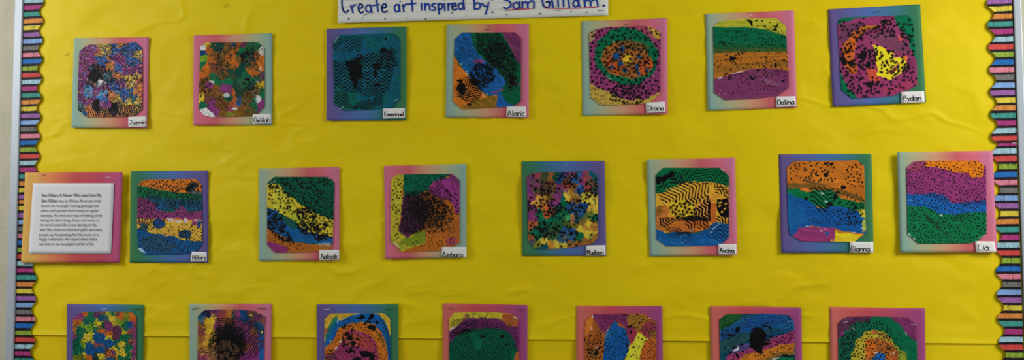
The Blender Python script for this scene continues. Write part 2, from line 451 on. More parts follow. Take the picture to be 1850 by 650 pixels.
def art_teal_chevron(A):
    A.fill(A.all(), (8, 84, 100)); A.fill(sstep(0, .5, A.n(60)), (10, 96, 88), .7); A.fill(sstep(.15, .5, A.n(45)), (16, 92, 128), .8)
    A.E(330, 330, 60, 60, (16, 98, 132), 20, 25, a=.8); A.E(180, 200, 110, 40, (10, 80, 120), 20, 25, a=.5); A.P([(80,430),(220,440),(260,560),(80,560)], (8, 92, 74), 20, 20, a=.7)
    A.streak(.25, 60, 5, 4)
    m = A.poly([(75,85),(260,95),(250,190),(80,180)], 14, 4); A.zig(m, 21, 16, 84, 3, .34, -.45, 30, 2)
    m = A.poly([(78,250),(160,250),(250,440),(200,450),(80,410)], 10, 4); A.zig(m, 23, 18, 100, 0, .42, -.8, 30, 2)
    m = A.poly([(85,440),(160,440),(200,545),(85,540)], 8, 4); A.zig(m, 21, 18, 100, 0, .42, -.8, 30, 2)
    m = A.poly([(190,215),(280,200),(450,160),(460,300),(440,410),(390,480),(260,470),(190,370)], 12, 4); A.zig(m, 22, 16, 92, -3, .46, -.5, 34, 2)
    m = A.poly([(350,240),(460,160),(490,280),(380,300)], 16, 4); A.zig(m, 12, 9, 60, -3, .6, -.3, 20, 4)
    m = A.poly([(190,545),(250,500),(400,470),(390,530),(300,555)], 8, 4); A.zig(m, 15, 10, 70, -8, .55, -.5, 20, 3)
    A.P([(152,250),(200,240),(262,265),(262,350),(232,362),(225,425),(200,400),(180,320)], (10, 14, 16), 7, 2)
    A.P([(205,245),(262,208),(268,225),(225,262)], BLK, 7); A.blob(395, 180, 24, 14, 12); A.blob(347, 325, 12, 26, 6); A.blob(350, 280, 20, 20, 14); A.blob(408, 105, 7, 12, 6); A.blob(360, 400, 26, 10, 8); A.blob(215, 545, 14, 6, 5)
    A.P([(75,128),(95,96),(118,82),(110,100),(88,132)], (130, 150, 140), 4, a=.7)

def art_diagonal(A):
    A.fill(A.all(), (4, 88, 54))
    A.P([(370,80),(500,80),(500,300),(455,240),(420,150)], (108, 46, 88), 8); A.fill(sstep(0, .5, A.n(20, 50, 4)) * A.poly([(370,80),(500,80),(500,300),(455,240),(420,150)], 8), (150, 50, 100), .5)
    A.P([(60,140),(100,80),(170,85),(200,180),(260,260),(330,310),(410,400),(360,450),(400,520),(490,560),(330,580),(340,490),(240,470),(160,390),(120,300),(70,230)], (20, 88, 158), 8)
    A.P([(60,225),(110,290),(175,370),(230,440),(290,490),(348,478),(338,590),(60,590)], (200, 108, 28), 6)
    A.P([(120,560),(200,510),(345,480),(340,560),(200,570)], (130, 96, 24), 10, 4)
    A.P([(400,400),(430,440),(400,520),(490,560),(500,400),(490,280)], (6, 90, 56), 8)
    A.E(230, 268, 34, 14, (150, 60, 110), 8, a=.8); A.E(350, 455, 46, 8, (140, 60, 100), 8, ang=-15, a=.8); A.E(460,410,30,16,(120,50,90),8,a=.5)
    A.streak(.28, 42, 6, 5)
    A.speck((40, 120, 180), .45, 9, A.poly([(60,100),(160,85),(330,310),(410,400),(340,480),(70,230)], 6), .5)
    A.zig(A.poly([(75,110),(190,110),(260,260),(200,320),(110,290),(75,220)], 10, 4), 15, 10, 50, 20, .2, -.2, 18, 6)
    m = A.poly([(210,90),(360,90),(440,200),(480,300),(430,420),(330,310),(220,200)], 12, 4); A.speck(BLK, .05, 6, m, .9); A.zig(m, 17, 9, 44, 60, .4, -.2, 22, 4)
    m = A.ell(340, 220, 75, 80, 20, 8); A.speck(BLK, -.05, 7, m, .92)
    m = A.ell(250, 355, 78, 78, 18, 6); A.speck(BLK, -.22, 8, m, .95)
    m = A.ell(440, 400, 40, 48, 12, 5); A.speck(BLK, -.2, 8, m, .9)
    m = A.ell(165, 445, 90, 75, 14, 5); A.zig(m, 19, 15, 70, -28, .55, -.55, 28, 4)
    A.blob(120, 440, 28, 44, 18); A.blob(110, 390, 22, 10, 8); A.blob(200, 395, 34, 18, 14); A.blob(170, 540, 12, 8, 6)
    for p in [(118,285),(150,330),(152,345),(262,488),(285,478)]: A.E(*p, 5, 5, (150, 180, 170), 3)

def art_star_ring(A):
    A.fill(A.all(), (140, 52, 104)); A.streak(.2, 30, 6, 4)
    A.P([(60,430),(130,455),(220,500),(300,540),(420,525),(510,480),(510,580),(60,580)], (186, 156, 60), 12)
    A.P([(410,70),(510,70),(510,175),(470,150),(440,110)], (188, 140, 70), 12); A.P([(455,80),(505,100),(505,155),(475,140)], (200, 165, 40), 8)
    A.P([(60,120),(115,92),(100,150),(70,180)], (176, 140, 90), 8)
    A.P([(340,80),(420,80),(470,160),(500,260),(460,200),(380,120)], (170, 70, 90), 12, 6, a=.6)
    A.E(295, 262, 198, 176, (4, 104, 66), 12, 3, 12); A.streak(.15, 30, 6, 4)
    A.E(300, 285, 156, 112, (156, 92, 36), 12, 3, 14); A.E(225, 310, 70, 60, (200, 88, 32), 16, 8, 10, .9); A.E(415, 330, 40, 60, (206, 84, 30), 14, 6, 20, .9); A.E(340, 195, 90, 30, (120, 84, 36), 12, 8, 10, .8)
    A.E(303, 283, 32, 34, (216, 172, 30), 10); A.E(305, 340, 60, 20, (150,80,40), 12, 8, a=.7)
    for x, y, r in [(235,262,25),(270,220,18),(262,305,18),(288,350,15),(203,328,11),(378,268,15),(362,325,13),(372,368,12),(425,345,12),(365,345,9)]: A.E(x, y, r, r, (24, 78, 128), 5)
    A.streak(.2, 20, 6, 3)
    A.zig(A.ell(300, 280, 150, 105), 12, 6, 30, 20, .25, .15, 18, 5)
    A.dots(A.poly([(60,70),(520,70),(520,400),(500,500),(200,500),(60,420)], 0), 30, 10.5, .85, .3, 'star')
    A.dots(A.ell(310, 495, 130, 70), 23, 11, .9, .3, 'star'); A.dots(A.ell(300,280,150,110), 27, 8, .7, .35, 'star')
    A.dots(A.poly([(60,440),(220,500),(220,580),(60,580)], 0), 19, 5, .6, .4, 'dot', a=.7); A.speck((120,90,30), .35, 8, A.poly([(60,440),(300,540),(510,480),(510,580),(60,580)], 4), .6)
    for x, y in [(95,155),(215,168),(180,385),(195,400),(460,385),(150,540)]: A.E(x, y, 8, 3, (215, 190, 170), 3)

def art_four_bands(A):
    A.fill(A.all(), (170, 168, 36)); A.streak(.25, 4, 4, 14)
    A.speck((206, 200, 70), .3, 8, a=.5, ang=5, asp=5)
    A.P([(50,125),(130,132),(250,128),(370,145),(450,168),(520,188),(520,300),(50,300)], (2, 98, 62), 3); A.P([(50,235),(300,225),(520,250),(520,285),(50,290)], (24, 84, 44), 6, 8, a=.8)
    A.P([(50,290),(150,280),(300,276),(520,280),(520,420),(50,460)], (176, 104, 26), 3); A.P([(50,370),(300,340),(520,330),(520,370),(300,372),(50,420)], (140, 92, 30), 6, 6, a=.7); A.P([(50,262),(520,255),(520,276),(300,275),(50,288)],(70,86,34),3,5,a=.8)
    A.P([(50,445),(130,425),(200,402),(280,386),(360,378),(440,380),(520,395),(520,590),(50,590)], (118, 50, 92), 3)
    A.P([(165,412),(262,386),(262,391),(180,414)], (210, 195, 180), 2); A.P([(90,434),(115,429),(115,437),(92,440)], (220,215,215), 1)
    A.streak(.16, 2, 4, 16)
    A.streak(.5, 2, 3, 18, A.poly([(50,285),(520,285),(520,390),(50,440)], 3), (120, 76, 20))
    A.E(400, 462, 55, 12, (150, 100, 130), 8, 6, 15, .5)
    A.dots(A.poly([(60,140),(505,140),(505,440),(480,520),(90,540),(60,300)], 0), 19, 5, .5, .4, nz=.2)
    A.dots(A.poly([(330,180),(505,190),(505,430),(320,440)], 0), 20, 5.5, .6, .35); A.dots(A.poly([(90,290),(230,290),(230,420),(90,430)], 0), 22, 6, .6, .4); A.dots(A.poly([(300,90),(440,90),(480,160),(330,150)], 0), 34, 6, .8, .3)
    for a in [(285,95,17,10,40),(292,110,8,15,-10),(322,88,12,5,-20),(440,130,7,26,25),(432,148,14,5,10),(120,225,22,5,40),(180,320,20,11,0),(162,325,12,4,0),(216,289,8,8,0),(235,291,6,6,0),(437,362,8,15,0),(160,432,6,18,20),(290,432,18,5,40),(310,436,6,12,20),(140,410,7,5,0),(482,455,9,7,0),(372,125,5,5,0),(270,88,10,4,0)]: A.blob(a[0], a[1], a[2], a[3], 4, a[4])
    A.dots(A.poly([(70,500),(130,500),(130,560),(70,560)], 0), 22, 3.5, .6, .4, col=(200, 170, 190))

def art_star_swirl(A):
    A.fill(A.all(), (2, 104, 68))
    A.P([(70,145),(180,105),(400,85),(440,170),(490,220),(505,290),(560,380),(560,505),(450,545),(330,600),(190,570),(140,520),(115,460),(85,400),(78,250)], (140, 48, 96), 10)
    A.P([(80,150),(200,130),(280,150),(200,190),(130,260),(90,240)], (96, 50, 78), 14, 8, a=.9)
    A.P([(260,210),(370,180),(470,220),(500,300),(420,310),(300,240)], (112, 58, 84), 16, 10, a=.9)
    A.P([(105,270),(160,190),(230,155),(310,148),(240,180),(190,240),(170,320),(190,420),(160,440),(110,380)], (196, 92, 28), 10, 4); A.P([(210,160),(320,145),(240,185)], (170, 104, 20), 8, 6)
    A.P([(240,395),(300,400),(330,480),(260,470)], (196, 70, 50), 12, 6); A.P([(455,320),(488,330),(480,370),(455,365)], (220, 110, 50), 6)
    A.P([(330,520),(450,500),(540,460),(500,520),(360,550)], (170, 50, 80), 12, 8, a=.6); A.P([(430,200),(470,220),(460,250),(435,240)],(200,70,80),8,a=.8)
    A.streak(.2, 40, 7, 5)
    A.P([(280,262),(310,268),(345,278),(370,298),(410,320),(400,340),(455,338),(478,362),(478,385),(440,440),(385,468),(330,450),(302,440),(310,410),(300,370),(305,320)], (232, 206, 24), 5)
    A.P([(357,412),(390,410),(430,372),(442,376),(410,425),(375,432)], (150, 74, 56), 5); A.P([(322,320),(340,320),(335,335)], (220,120,40), 3)
    A.dots(A.poly([(80,110),(440,80),(520,130),(545,500),(340,570),(130,560),(90,420)], 0), 25, 9.5, .62, .3, 'star', nz=.2)
    for e in [(350, 175, 65, 60), (240, 340, 70, 70), (190, 200, 60, 40), (230, 510, 110, 60), (440, 400, 60, 50), (350,330,60,60), (130,300,50,40), (480,200,45,60), (170,400,60,60)]: A.dots(A.ell(*e), 22, 10.5, .75, .3, 'star')
    A.blob(112, 358, 17, 28, 6, -20); A.blob(160, 375, 22, 14, 8); A.blob(225, 320, 28, 32, 16); A.blob(255, 375, 14, 22, 10); A.blob(265, 500, 24, 16, 12); A.blob(350,130,14,14,8)

def art_speckled_bands(A):
    A.fill(A.all(), (200, 108, 26)); A.P([(130,95),(440,90),(440,125),(250,110)], (210, 120, 30), 8, 6, a=.6)
    A.P([(60,130),(130,142),(190,160),(320,180),(500,190),(500,300),(60,300)], (6, 96, 56), 6); A.P([(140,195),(300,225),(500,225),(500,300),(100,280)], (24, 70, 110), 18, 10, a=.85)
    A.P([(60,205),(130,215),(190,245),(200,290),(300,300),(350,260),(400,300),(500,290),(500,350),(400,350),(300,335),(60,350)], (128, 50, 104), 9)
    A.P([(60,340),(180,345),(260,350),(460,345),(500,350),(500,500),(60,440)], (206, 162, 50), 7)
    A.P([(420,340),(470,345),(470,380),(410,385)], (150, 60, 104), 8); A.P([(70,350),(150,350),(140,370),(80,375)], (190, 110, 70), 8)
    A.P([(60,405),(110,400),(150,425),(230,440),(260,450),(310,445),(340,470),(500,485),(500,590),(60,590)], (14, 78, 132), 6); A.P([(100,460),(200,440),(330,500),(280,560),(120,520)], (40, 70, 90), 18, 10, a=.7)
    A.E(213, 372, 40, 32, (24, 66, 116), 6); A.E(375, 440, 40, 30, (28, 60, 80), 10); A.E(122, 390, 24, 22, (40, 74, 80), 10); A.E(285, 470, 34, 22, (24, 70, 130), 8); A.E(462,375,12,26,(40,70,130),5)
    for p in [(330,355,24,9),(285,350,22,12),(375,352,9,18),(445,352,18,6),(270,340,10,6)]: A.E(p[0], p[1], p[2], p[3], (200, 180, 190), 8)
    A.E(235, 275, 42, 14, (26, 74, 130), 10); A.E(440,180,40,10,(30,80,120),8,a=.6)
    A.E(413, 145, 46, 22, (40, 56, 60), 16, ang=-30); A.blob(410, 150, 26, 12, 12, -30); A.blob(300, 100, 14, 7, 5); A.streak(.22, 8, 6, 6)
    A.dots(A.poly([(190,120),(470,150),(470,260),(90,260),(90,150)], 0), 17, 6, .75, .35, nz=.1); A.dots(A.all(), 19, 5.5, .72, .25, nz=.05, ang=20); A.dots(A.poly([(80,220),(190,250),(180,420),(80,420)], 0), 17, 5.5, .9, .2)
    A.P([(78,520),(110,525),(130,550),(100,555)], (150, 185, 205), 8)

def art_green_yellow(A):
    A.fill(A.all(), (2, 84, 58))
    A.P([(70,135),(150,150),(190,200),(250,235),(300,280),(400,335),(500,370),(500,500),(470,480),(400,460),(300,440),(240,380),(180,350),(130,310),(70,285)], (206, 184, 40), 10)
    A.P([(120,160),(190,200),(270,300),(280,370),(180,340),(110,290)], (190, 190, 50), 12, 8, a=.7); A.P([(190,290),(280,330),(330,400),(260,390)], (170,180,40), 10)
    A.P([(70,285),(130,305),(180,345),(260,390),(330,440),(420,460),(500,485),(500,520),(400,515),(270,505),(180,480),(70,420)], (16, 88, 150), 8); A.P([(130,315),(250,375),(290,420),(230,420),(150,360)],(16,84,74),8,5,a=.9)
    A.P([(70,410),(150,450),(240,500),(350,515),(500,515),(480,580),(70,580)], (168, 92, 26), 8); A.P([(70,500),(130,510),(200,535),(210,590),(70,590)], (130, 44, 100), 8); A.P([(400,540),(480,515),(480,560)],(170,110,40),6)
    A.streak(.22, 28, 6, 6)
    m = A.poly([(150,100),(492,100),(492,370),(300,285),(170,200)], 6)
    A.dots(m, 23, 8.5, .75, .35, 'star'); A.speck(BLK, .34, 9, m, .95)
    m = A.poly([(85,150),(160,160),(300,270),(490,370),(480,480),(300,440),(200,360),(90,280)], 6)
    A.dots(m, 21, 7.5, .65, .35, 'star'); A.speck(BLK, .42, 9, m, .95)
    for e in [(320, 330, 60, 55), (120, 155, 30, 20), (310, 410, 45, 30), (400, 400, 60, 30), (350,440,60,20)]: mm = A.ell(*e, 14, 5); A.speck(BLK, .0, 9, mm, .95); A.dots(mm, 19, 8, .8, .3, 'star')
    m = A.poly([(78,290),(150,330),(210,430),(240,500),(170,500),(85,430)], 12, 5); A.speck(BLK, -.08, 9, m, .95); m = A.ell(415, 475, 48, 20, 12); A.speck(BLK, -.2, 8, m, .95)
    A.dots(A.poly([(90,440),(300,510),(300,560),(150,540)], 0), 18, 5, .6, .4); A.zig(A.ell(320, 480, 50, 14), 10, 6, 30, 10, .3, 0, 14)
    A.P([(380,512),(470,500),(470,522),(400,525)], (190,190,190), 5, a=.5)

def art_dark_middle(A):
    A.fill(A.all(), (178, 96, 26)); A.fill(sstep(0, .5, A.n(50)), (150, 84, 34), .6)
    A.P([(60,90),(165,95),(155,150),(135,220),(155,240),(145,330),(120,400),(125,450),(175,495),(240,450),(285,460),(285,530),(180,560),(130,590),(60,560)], (178, 168, 38), 8)
    A.P([(150,500),(220,480),(285,440),(285,525),(190,545),(130,530)], (110, 130, 28), 10, 6, a=.9); A.P([(80,500),(150,540),(130,590),(70,540)], (140,150,34), 8, 5, a=.7)
    A.P([(150,95),(450,95),(400,130),(330,145),(300,200),(220,240),(150,240)], (4, 96, 70), 8)
    A.P([(300,190),(340,140),(400,125),(500,110),(505,330),(480,350),(440,260),(340,240)], (140, 48, 120), 8); A.P([(420,100),(500,110),(500,190)], (104, 44, 90), 6, 5)
    A.P([(140,240),(260,230),(300,300),(280,420),(240,450),(175,495),(118,450),(140,330)], (84, 42, 66), 10)
    A.E(450, 515, 38, 26, (140, 56, 90), 12, 5, a=.8); A.streak(.25, 70, 6, 5)
    A.dots(A.poly([(150,100),(440,100),(300,230),(150,230)], 0), 17, 5, .85, .25); A.dots(A.poly([(80,110),(150,110),(130,500),(80,500)], 0), 22, 6, .75, .3); A.dots(A.poly([(430,220),(495,220),(495,360),(430,340)], 0), 23, 6.5, .9, .2)
    m = A.poly([(160,210),(320,200),(430,300),(390,420),(280,440),(200,480),(130,450),(150,300)], 18, 6); A.speck(BLK, .08, 5, m, .93); A.zig(m, 11, 6, 30, 30, .42, -.3, 9, 9)
    m = A.ell(265, 310, 75, 70, 18, 8); A.speck(BLK, -.1, 6, m, .95)
    m = A.ell(345, 360, 110, 120, 18, 5); A.speck(BLK, .1, 6.5, m, .9)
    A.zig(A.poly([(320,200),(380,150),(440,220),(440,270),(330,260)], 8), 17, 12, 60, 30, .4, -.3, 30, 4)
    A.dots(A.poly([(200,480),(480,380),(480,560),(200,560)], 0), 20, 4.5, .6, .4)
    for x in (378, 392, 406): A.blob(x, 125, 4, 14, 2, -20)
    A.blob(300, 222, 20, 10, 8); A.blob(432, 218, 5, 26, 4, -30)
    A.P([(90,510),(130,545),(122,560),(85,525)], (210,195,140), 3, a=.6)

def art_star_patchwork(A):
    B_, Y_, G_ = (30, 84, 150), (216, 186, 50), (6, 100, 68)
    A.cells([(80,130,PUR),(110,120,(150,60,80)),(100,180,PUR),(75,230,PUR),(90,260,(120,50,90)),(160,120,(60,70,40)),(200,125,(150,90,30)),(230,120,DGRN),(190,160,(120,70,40)),(150,200,(84,60,50)),(200,210,(110,72,50)),(110,205,(90,70,50)),
        (260,130,DBLU),(300,115,PUR),(320,120,(150,60,90)),(350,130,B_),(340,160,B_),(390,150,PUR),(420,145,(150,60,80)),(460,130,TEA),(300,170,(170,70,50)),(340,190,(150,90,30)),(380,200,B_),(370,220,B_),(430,200,(150,60,50)),(460,210,(60,70,60)),(440,170,(110,70,50)),
        (255,215,PUR),(240,260,PUR),(215,290,PUR),(190,250,(110,80,30)),(150,270,(200,140,50)),(110,290,(210,150,60)),(140,310,(190,110,40)),(80,320,PUR),(90,380,PUR),(85,420,(190,90,50)),(100,345,PUR),(180,345,(210,90,30)),(175,360,(210,90,30)),
        (130,350,G_),(150,400,G_),(210,340,(110,60,50)),(240,340,DGRN),(280,290,G_),(285,340,G_),(270,260,(10,96,90)),(330,240,(170,120,40)),(305,255,Y_),(340,270,(140,90,30)),(390,245,Y_),(400,255,Y_),(440,260,Y_),(460,290,Y_),(440,320,(210,170,60)),(470,330,Y_),
        (340,310,B_),(370,320,(30,70,120)),(400,300,B_),(390,350,B_),(320,330,(30,80,120)),(310,380,(60,150,90)),(330,385,(190,110,60)),(360,380,(30,70,80)),(460,380,G_),(440,350,(100,120,40)),(420,380,(90,110,40)),
        (200,400,G_),(150,450,G_),(100,450,G_),(250,420,(30,84,50)),(300,420,(60,90,30)),(260,380,G_),(340,430,(110,100,30)),(390,410,(130,100,40)),(430,410,Y_),(380,440,Y_),(410,430,(200,140,40)),(460,430,(180,120,40)),
        (290,460,B_),(310,490,B_),(330,460,B_),(270,500,(40,80,110)),(220,480,(50,90,50)),(180,490,(60,80,50)),(380,485,G_),(370,510,G_),(430,480,Y_),(450,470,Y_),(470,500,(150,100,40)),(410,520,(150,90,30)),(370,530,(140,80,40)),
        (90,520,(60,70,80)),(120,530,(120,120,30)),(150,520,Y_),(160,560,TEA),(200,550,(190,130,40)),(240,545,Y_),(280,550,Y_),(320,540,(160,100,40)),(120,490,G_),(90,500,(150,80,40))], 13)
    A.streak(.3, 40, 8, 3); A.speck((150,110,40), .42, 16, a=.5); A.speck((40,84,56), .42, 18, a=.6)
    A.dots(A.all(), 26, 9.5, .35, .3, 'star', nz=.45)
    for e in [(180,200,80,40),(290,140,50,50),(350,130,40,30),(440,200,50,50),(180,310,80,60),(230,340,60,50),(360,310,60,50),(460,375,30,30),(130,440,60,70),(300,480,60,50),(180,450,70,40),(80,320,30,40),(310,180,40,20)]: A.dots(A.ell(*e), 24, 11, .85, .25, 'star')

def art_zigzag_sun(A):
    A.fill(A.all(), (2, 104, 60))
    A.P([(70,245),(130,235),(200,190),(260,175),(380,170),(440,178),(520,210),(520,440),(70,480)], (222, 160, 40), 6)
    A.P([(70,330),(140,300),(170,340),(130,420),(200,460),(70,470)], (190, 110, 40), 12, 6); A.P([(380,250),(430,260),(430,420),(395,420)], (214, 140, 46), 8); A.P([(160,290),(230,270),(310,300),(310,390),(200,390),(160,340)], (226, 186, 30), 10)
    A.P([(110,430),(230,400),(390,395),(400,450),(250,480),(170,470)], (196, 100, 30), 10); A.P([(400,300),(435,300),(440,410),(400,410)], (190, 96, 30), 8)
    A.E(100,340,16,30,(100,76,20),6,6,a=.6); A.E(200,220,60,20,(230,190,60),10,8,a=.7)
    A.P([(70,445),(150,475),(210,465),(300,475),(390,450),(400,430),(440,412),(520,420),(520,570),(70,570)], (14, 86, 154), 8); A.speck((70, 130, 190), .42, 12, A.poly([(70,450),(520,430),(520,570),(70,570)], 4), .5)
    A.P([(400,470),(412,440),(450,415),(480,412),(440,428),(415,455),(410,475)], (150,185,215), 5, a=.7)
    A.streak(.2, 15, 6, 5)
    A.zig(A.poly([(80,140),(220,110),(250,190),(80,230)], 5), 23, 14, 100, -28, .34, -.5, 40, 3)
    A.zig(A.poly([(230,95),(460,95),(510,150),(510,250),(420,190),(250,180)], 5), 20, 30, 170, 28, .30, -.9, 40, 2)
    A.zig(A.poly([(90,235),(250,175),(390,180),(390,260),(250,280),(120,300)], 6), 22, 22, 130, 62, .36, -.8, 40, 3)
    A.zig(A.poly([(420,180),(510,220),(510,270),(430,240)], 6), 20, 14, 90, 40, .36, -.8, 40, 3)
    A.P([(80,150),(130,140),(190,97),(175,115),(210,112),(130,170),(82,185)], BLK, 8); A.zig(A.poly([(150,120),(240,130),(250,190),(180,180)], 6), 16, 10, 60, 30, .5, -.4, 30, 3)
    A.P([(310,320),(330,310),(392,250),(402,300),(402,405),(380,410),(310,380)], BLK, 6); A.zig(A.poly([(240,275),(392,255),(392,400),(310,380),(300,300)], 5), 20, 8, 60, 66, .42, -1, 40, 3, col=(224, 150, 60))
    A.zig(A.poly([(240,275),(380,258),(330,300),(300,310)], 5), 20, 8, 60, 66, .5, -.9, 40, 3)
    A.P([(440,275),(510,270),(512,380),(470,380),(440,340)], BLK, 8)
    for x, y in [(460,295),(455,315),(485,330),(470,350),(495,300)]: A.E(x, y, 10, 6, (216, 160, 50), 5, ang=-25)
    A.P([(95,385),(310,375),(390,385),(390,400),(200,405),(150,440),(100,440)], BLK, 8, a=.9)
    A.zig(A.poly([(85,390),(230,370),(260,460),(200,460),(90,440)], 6), 18, 8, 60, 60, .46, -1, 30, 3, col=(196, 110, 40)); A.zig(A.poly([(250,395),(390,395),(390,450),(260,450)], 6), 20, 8, 60, 62, .4, -.6, 30, 3); A.zig(A.poly([(440,370),(510,360),(510,420),(440,415)], 6), 18, 8, 60, 62, .5, -.6, 30, 3)
    A.dots(A.poly([(160,290),(250,275),(315,310),(310,390),(170,400)], 0), 24, 11.5, .95, .2, 'star')
    A.zig(A.poly([(140,440),(230,440),(240,500),(150,500)], 5), 16, 6, 50, 55, .35, -.4, 30, 3)
    A.zig(A.poly([(230,470),(400,450),(380,545),(240,545)], 5), 17, 14, 80, 25, .25, -.2, 40, 3); A.zig(A.poly([(400,420),(510,420),(510,540),(400,500)], 5), 22, 16, 90, 5, .30, -.6, 40, 3)
    A.blob(250, 472, 44, 6, 6, -2); A.speck(BLK, .5, 8, A.poly([(80,440),(300,460),(120,500)], 8), .6)

def art_orange_over_blue(A):
    A.fill(A.all(), (192, 106, 24)); A.fill(sstep(0, .5, A.n(40, 20, 4)), (210, 122, 30), .6)
    A.P([(60,210),(160,210),(260,225),(400,245),(515,300),(515,330),(400,280),(200,250),(60,235)], (110, 80, 30), 8, 5, a=.9); A.P([(160,180),(240,205),(330,225),(250,222),(170,200)], (84, 70, 40), 5, 4, a=.8)
    A.P([(60,238),(130,236),(180,262),(230,250),(330,250),(380,300),(515,322),(515,400),(300,350),(60,300)], (2, 108, 60), 7)
    A.P([(140,232),(200,238),(190,255),(150,250)], (210,110,40), 5)
    A.P([(60,265),(120,290),(200,310),(250,350),(340,340),(400,345),(515,380),(525,500),(440,490),(350,470),(210,450),(60,540)], (14, 80, 152), 7); A.P([(60,250),(120,300),(200,420),(80,480)], (20, 96, 160), 20, 12, a=.7)
    A.P([(140,462),(220,458),(350,465),(350,500),(340,560),(60,560),(110,500)], (142, 48, 104), 6); A.P([(345,470),(365,495),(420,490),(470,505),(500,500),(450,560),(330,560),(345,520)], (216, 190, 24), 6)
    A.P([(470,362),(515,358),(520,410),(495,400),(485,385)], (200, 186, 40), 7); A.P([(500,420),(520,410),(520,480),(500,490)], (170, 180, 60), 5)
    A.streak(.25, 14, 6, 8)
    A.dots(A.poly([(75,85),(330,85),(350,200),(90,190)], 0), 23, 6.5, .7, .35, nz=.1); A.dots(A.poly([(215,90),(340,90),(330,200),(190,190)], 0), 22, 7.5, .7, .35); A.dots(A.poly([(400,110),(500,95),(505,250),(400,220)], 0), 23, 7, .9, .25); A.dots(A.poly([(360,330),(510,330),(500,450),(350,450)], 0), 18, 7, .9, .25); A.dots(A.poly([(180,330),(350,350),(350,440),(180,440)], 0), 15, 3.5, .8, .3); A.dots(A.poly([(330,230),(510,280),(510,330),(340,340)], 0), 22, 5.5, .7, .3)
    A.zig(A.poly([(200,222),(330,228),(345,300),(290,380),(250,370),(200,300)], 5), 24, 26, 170, 8, .36, -.9, 40, 2)
    for a in [(290,98,12,9),(320,100,10,12),(292,162,15,12),(392,232,14,12),(180,298,11,9),(315,328,22,12),(345,285,12,18),(360,262,14,6),(445,330,12,5),(460,350,14,8),(370,320,10,6)]: A.blob(*a, 6)
    A.P([(250,262),(285,266),(270,274)], WHT, 3); A.P([(275,305),(305,312),(295,320)], (170,190,180), 4)
    for p in [(185,455),(265,482),(290,470),(500,465),(450,490)]: A.E(*p, 8, 3, (200, 200, 210), 5)
    A.E(300, 495, 12, 9, BLU, 3); A.E(325, 535, 6, 5, YEL, 2)

def art_purple_over_green(A):
    A.fill(A.all(), (136, 46, 106)); A.fill(sstep(0, .6, A.n(40, 10, 4)), (112, 40, 88), .7)
    A.P([(180,80),(525,80),(510,185),(450,188),(430,160),(350,158),(300,140),(240,128),(190,125)], (220, 118, 12), 5); A.P([(85,130),(150,95),(200,95),(190,125),(110,160)], (146,54,90), 8, 6)
    A.P([(80,278),(150,285),(240,275),(300,295),(340,330),(420,330),(540,315),(540,430),(300,430),(80,390)], (16, 88, 166), 6); A.P([(200,275),(290,280),(320,320),(280,320),(210,295)], (30, 66, 130), 8, 5, a=.9); A.P([(380,325),(540,315),(540,340),(400,345)], (24,60,120), 6, 5, a=.8)
    A.P([(80,350),(190,350),(260,385),(350,400),(420,385),(540,380),(540,570),(80,570)], (4, 108, 62), 6); A.P([(150,360),(250,430),(330,520),(270,480),(180,400)], (24, 70, 44), 10, 6, a=.85); A.P([(330,400),(430,390),(400,440),(340,430)], (10,84,50), 12, 8, a=.8)
    A.streak(.22, 14, 6, 7)
    A.dots(A.all(), 20, 5.6, .86, .26); A.speck((70, 140, 205), .5, 10, A.poly([(80,290),(300,300),(540,340),(540,370),(80,340)], 4), .6, 10, 4)
    A.P([(272,398),(282,393),(290,402),(275,403)], WHT, 2)
    for p in [(100,515,10,16),(125,530,8,8)]: A.E(*p, (190, 210, 200), 4, a=.7)
    A.P([(84,130),(125,92),(150,92),(118,112),(95,140)], (180,110,130), 4, a=.6)

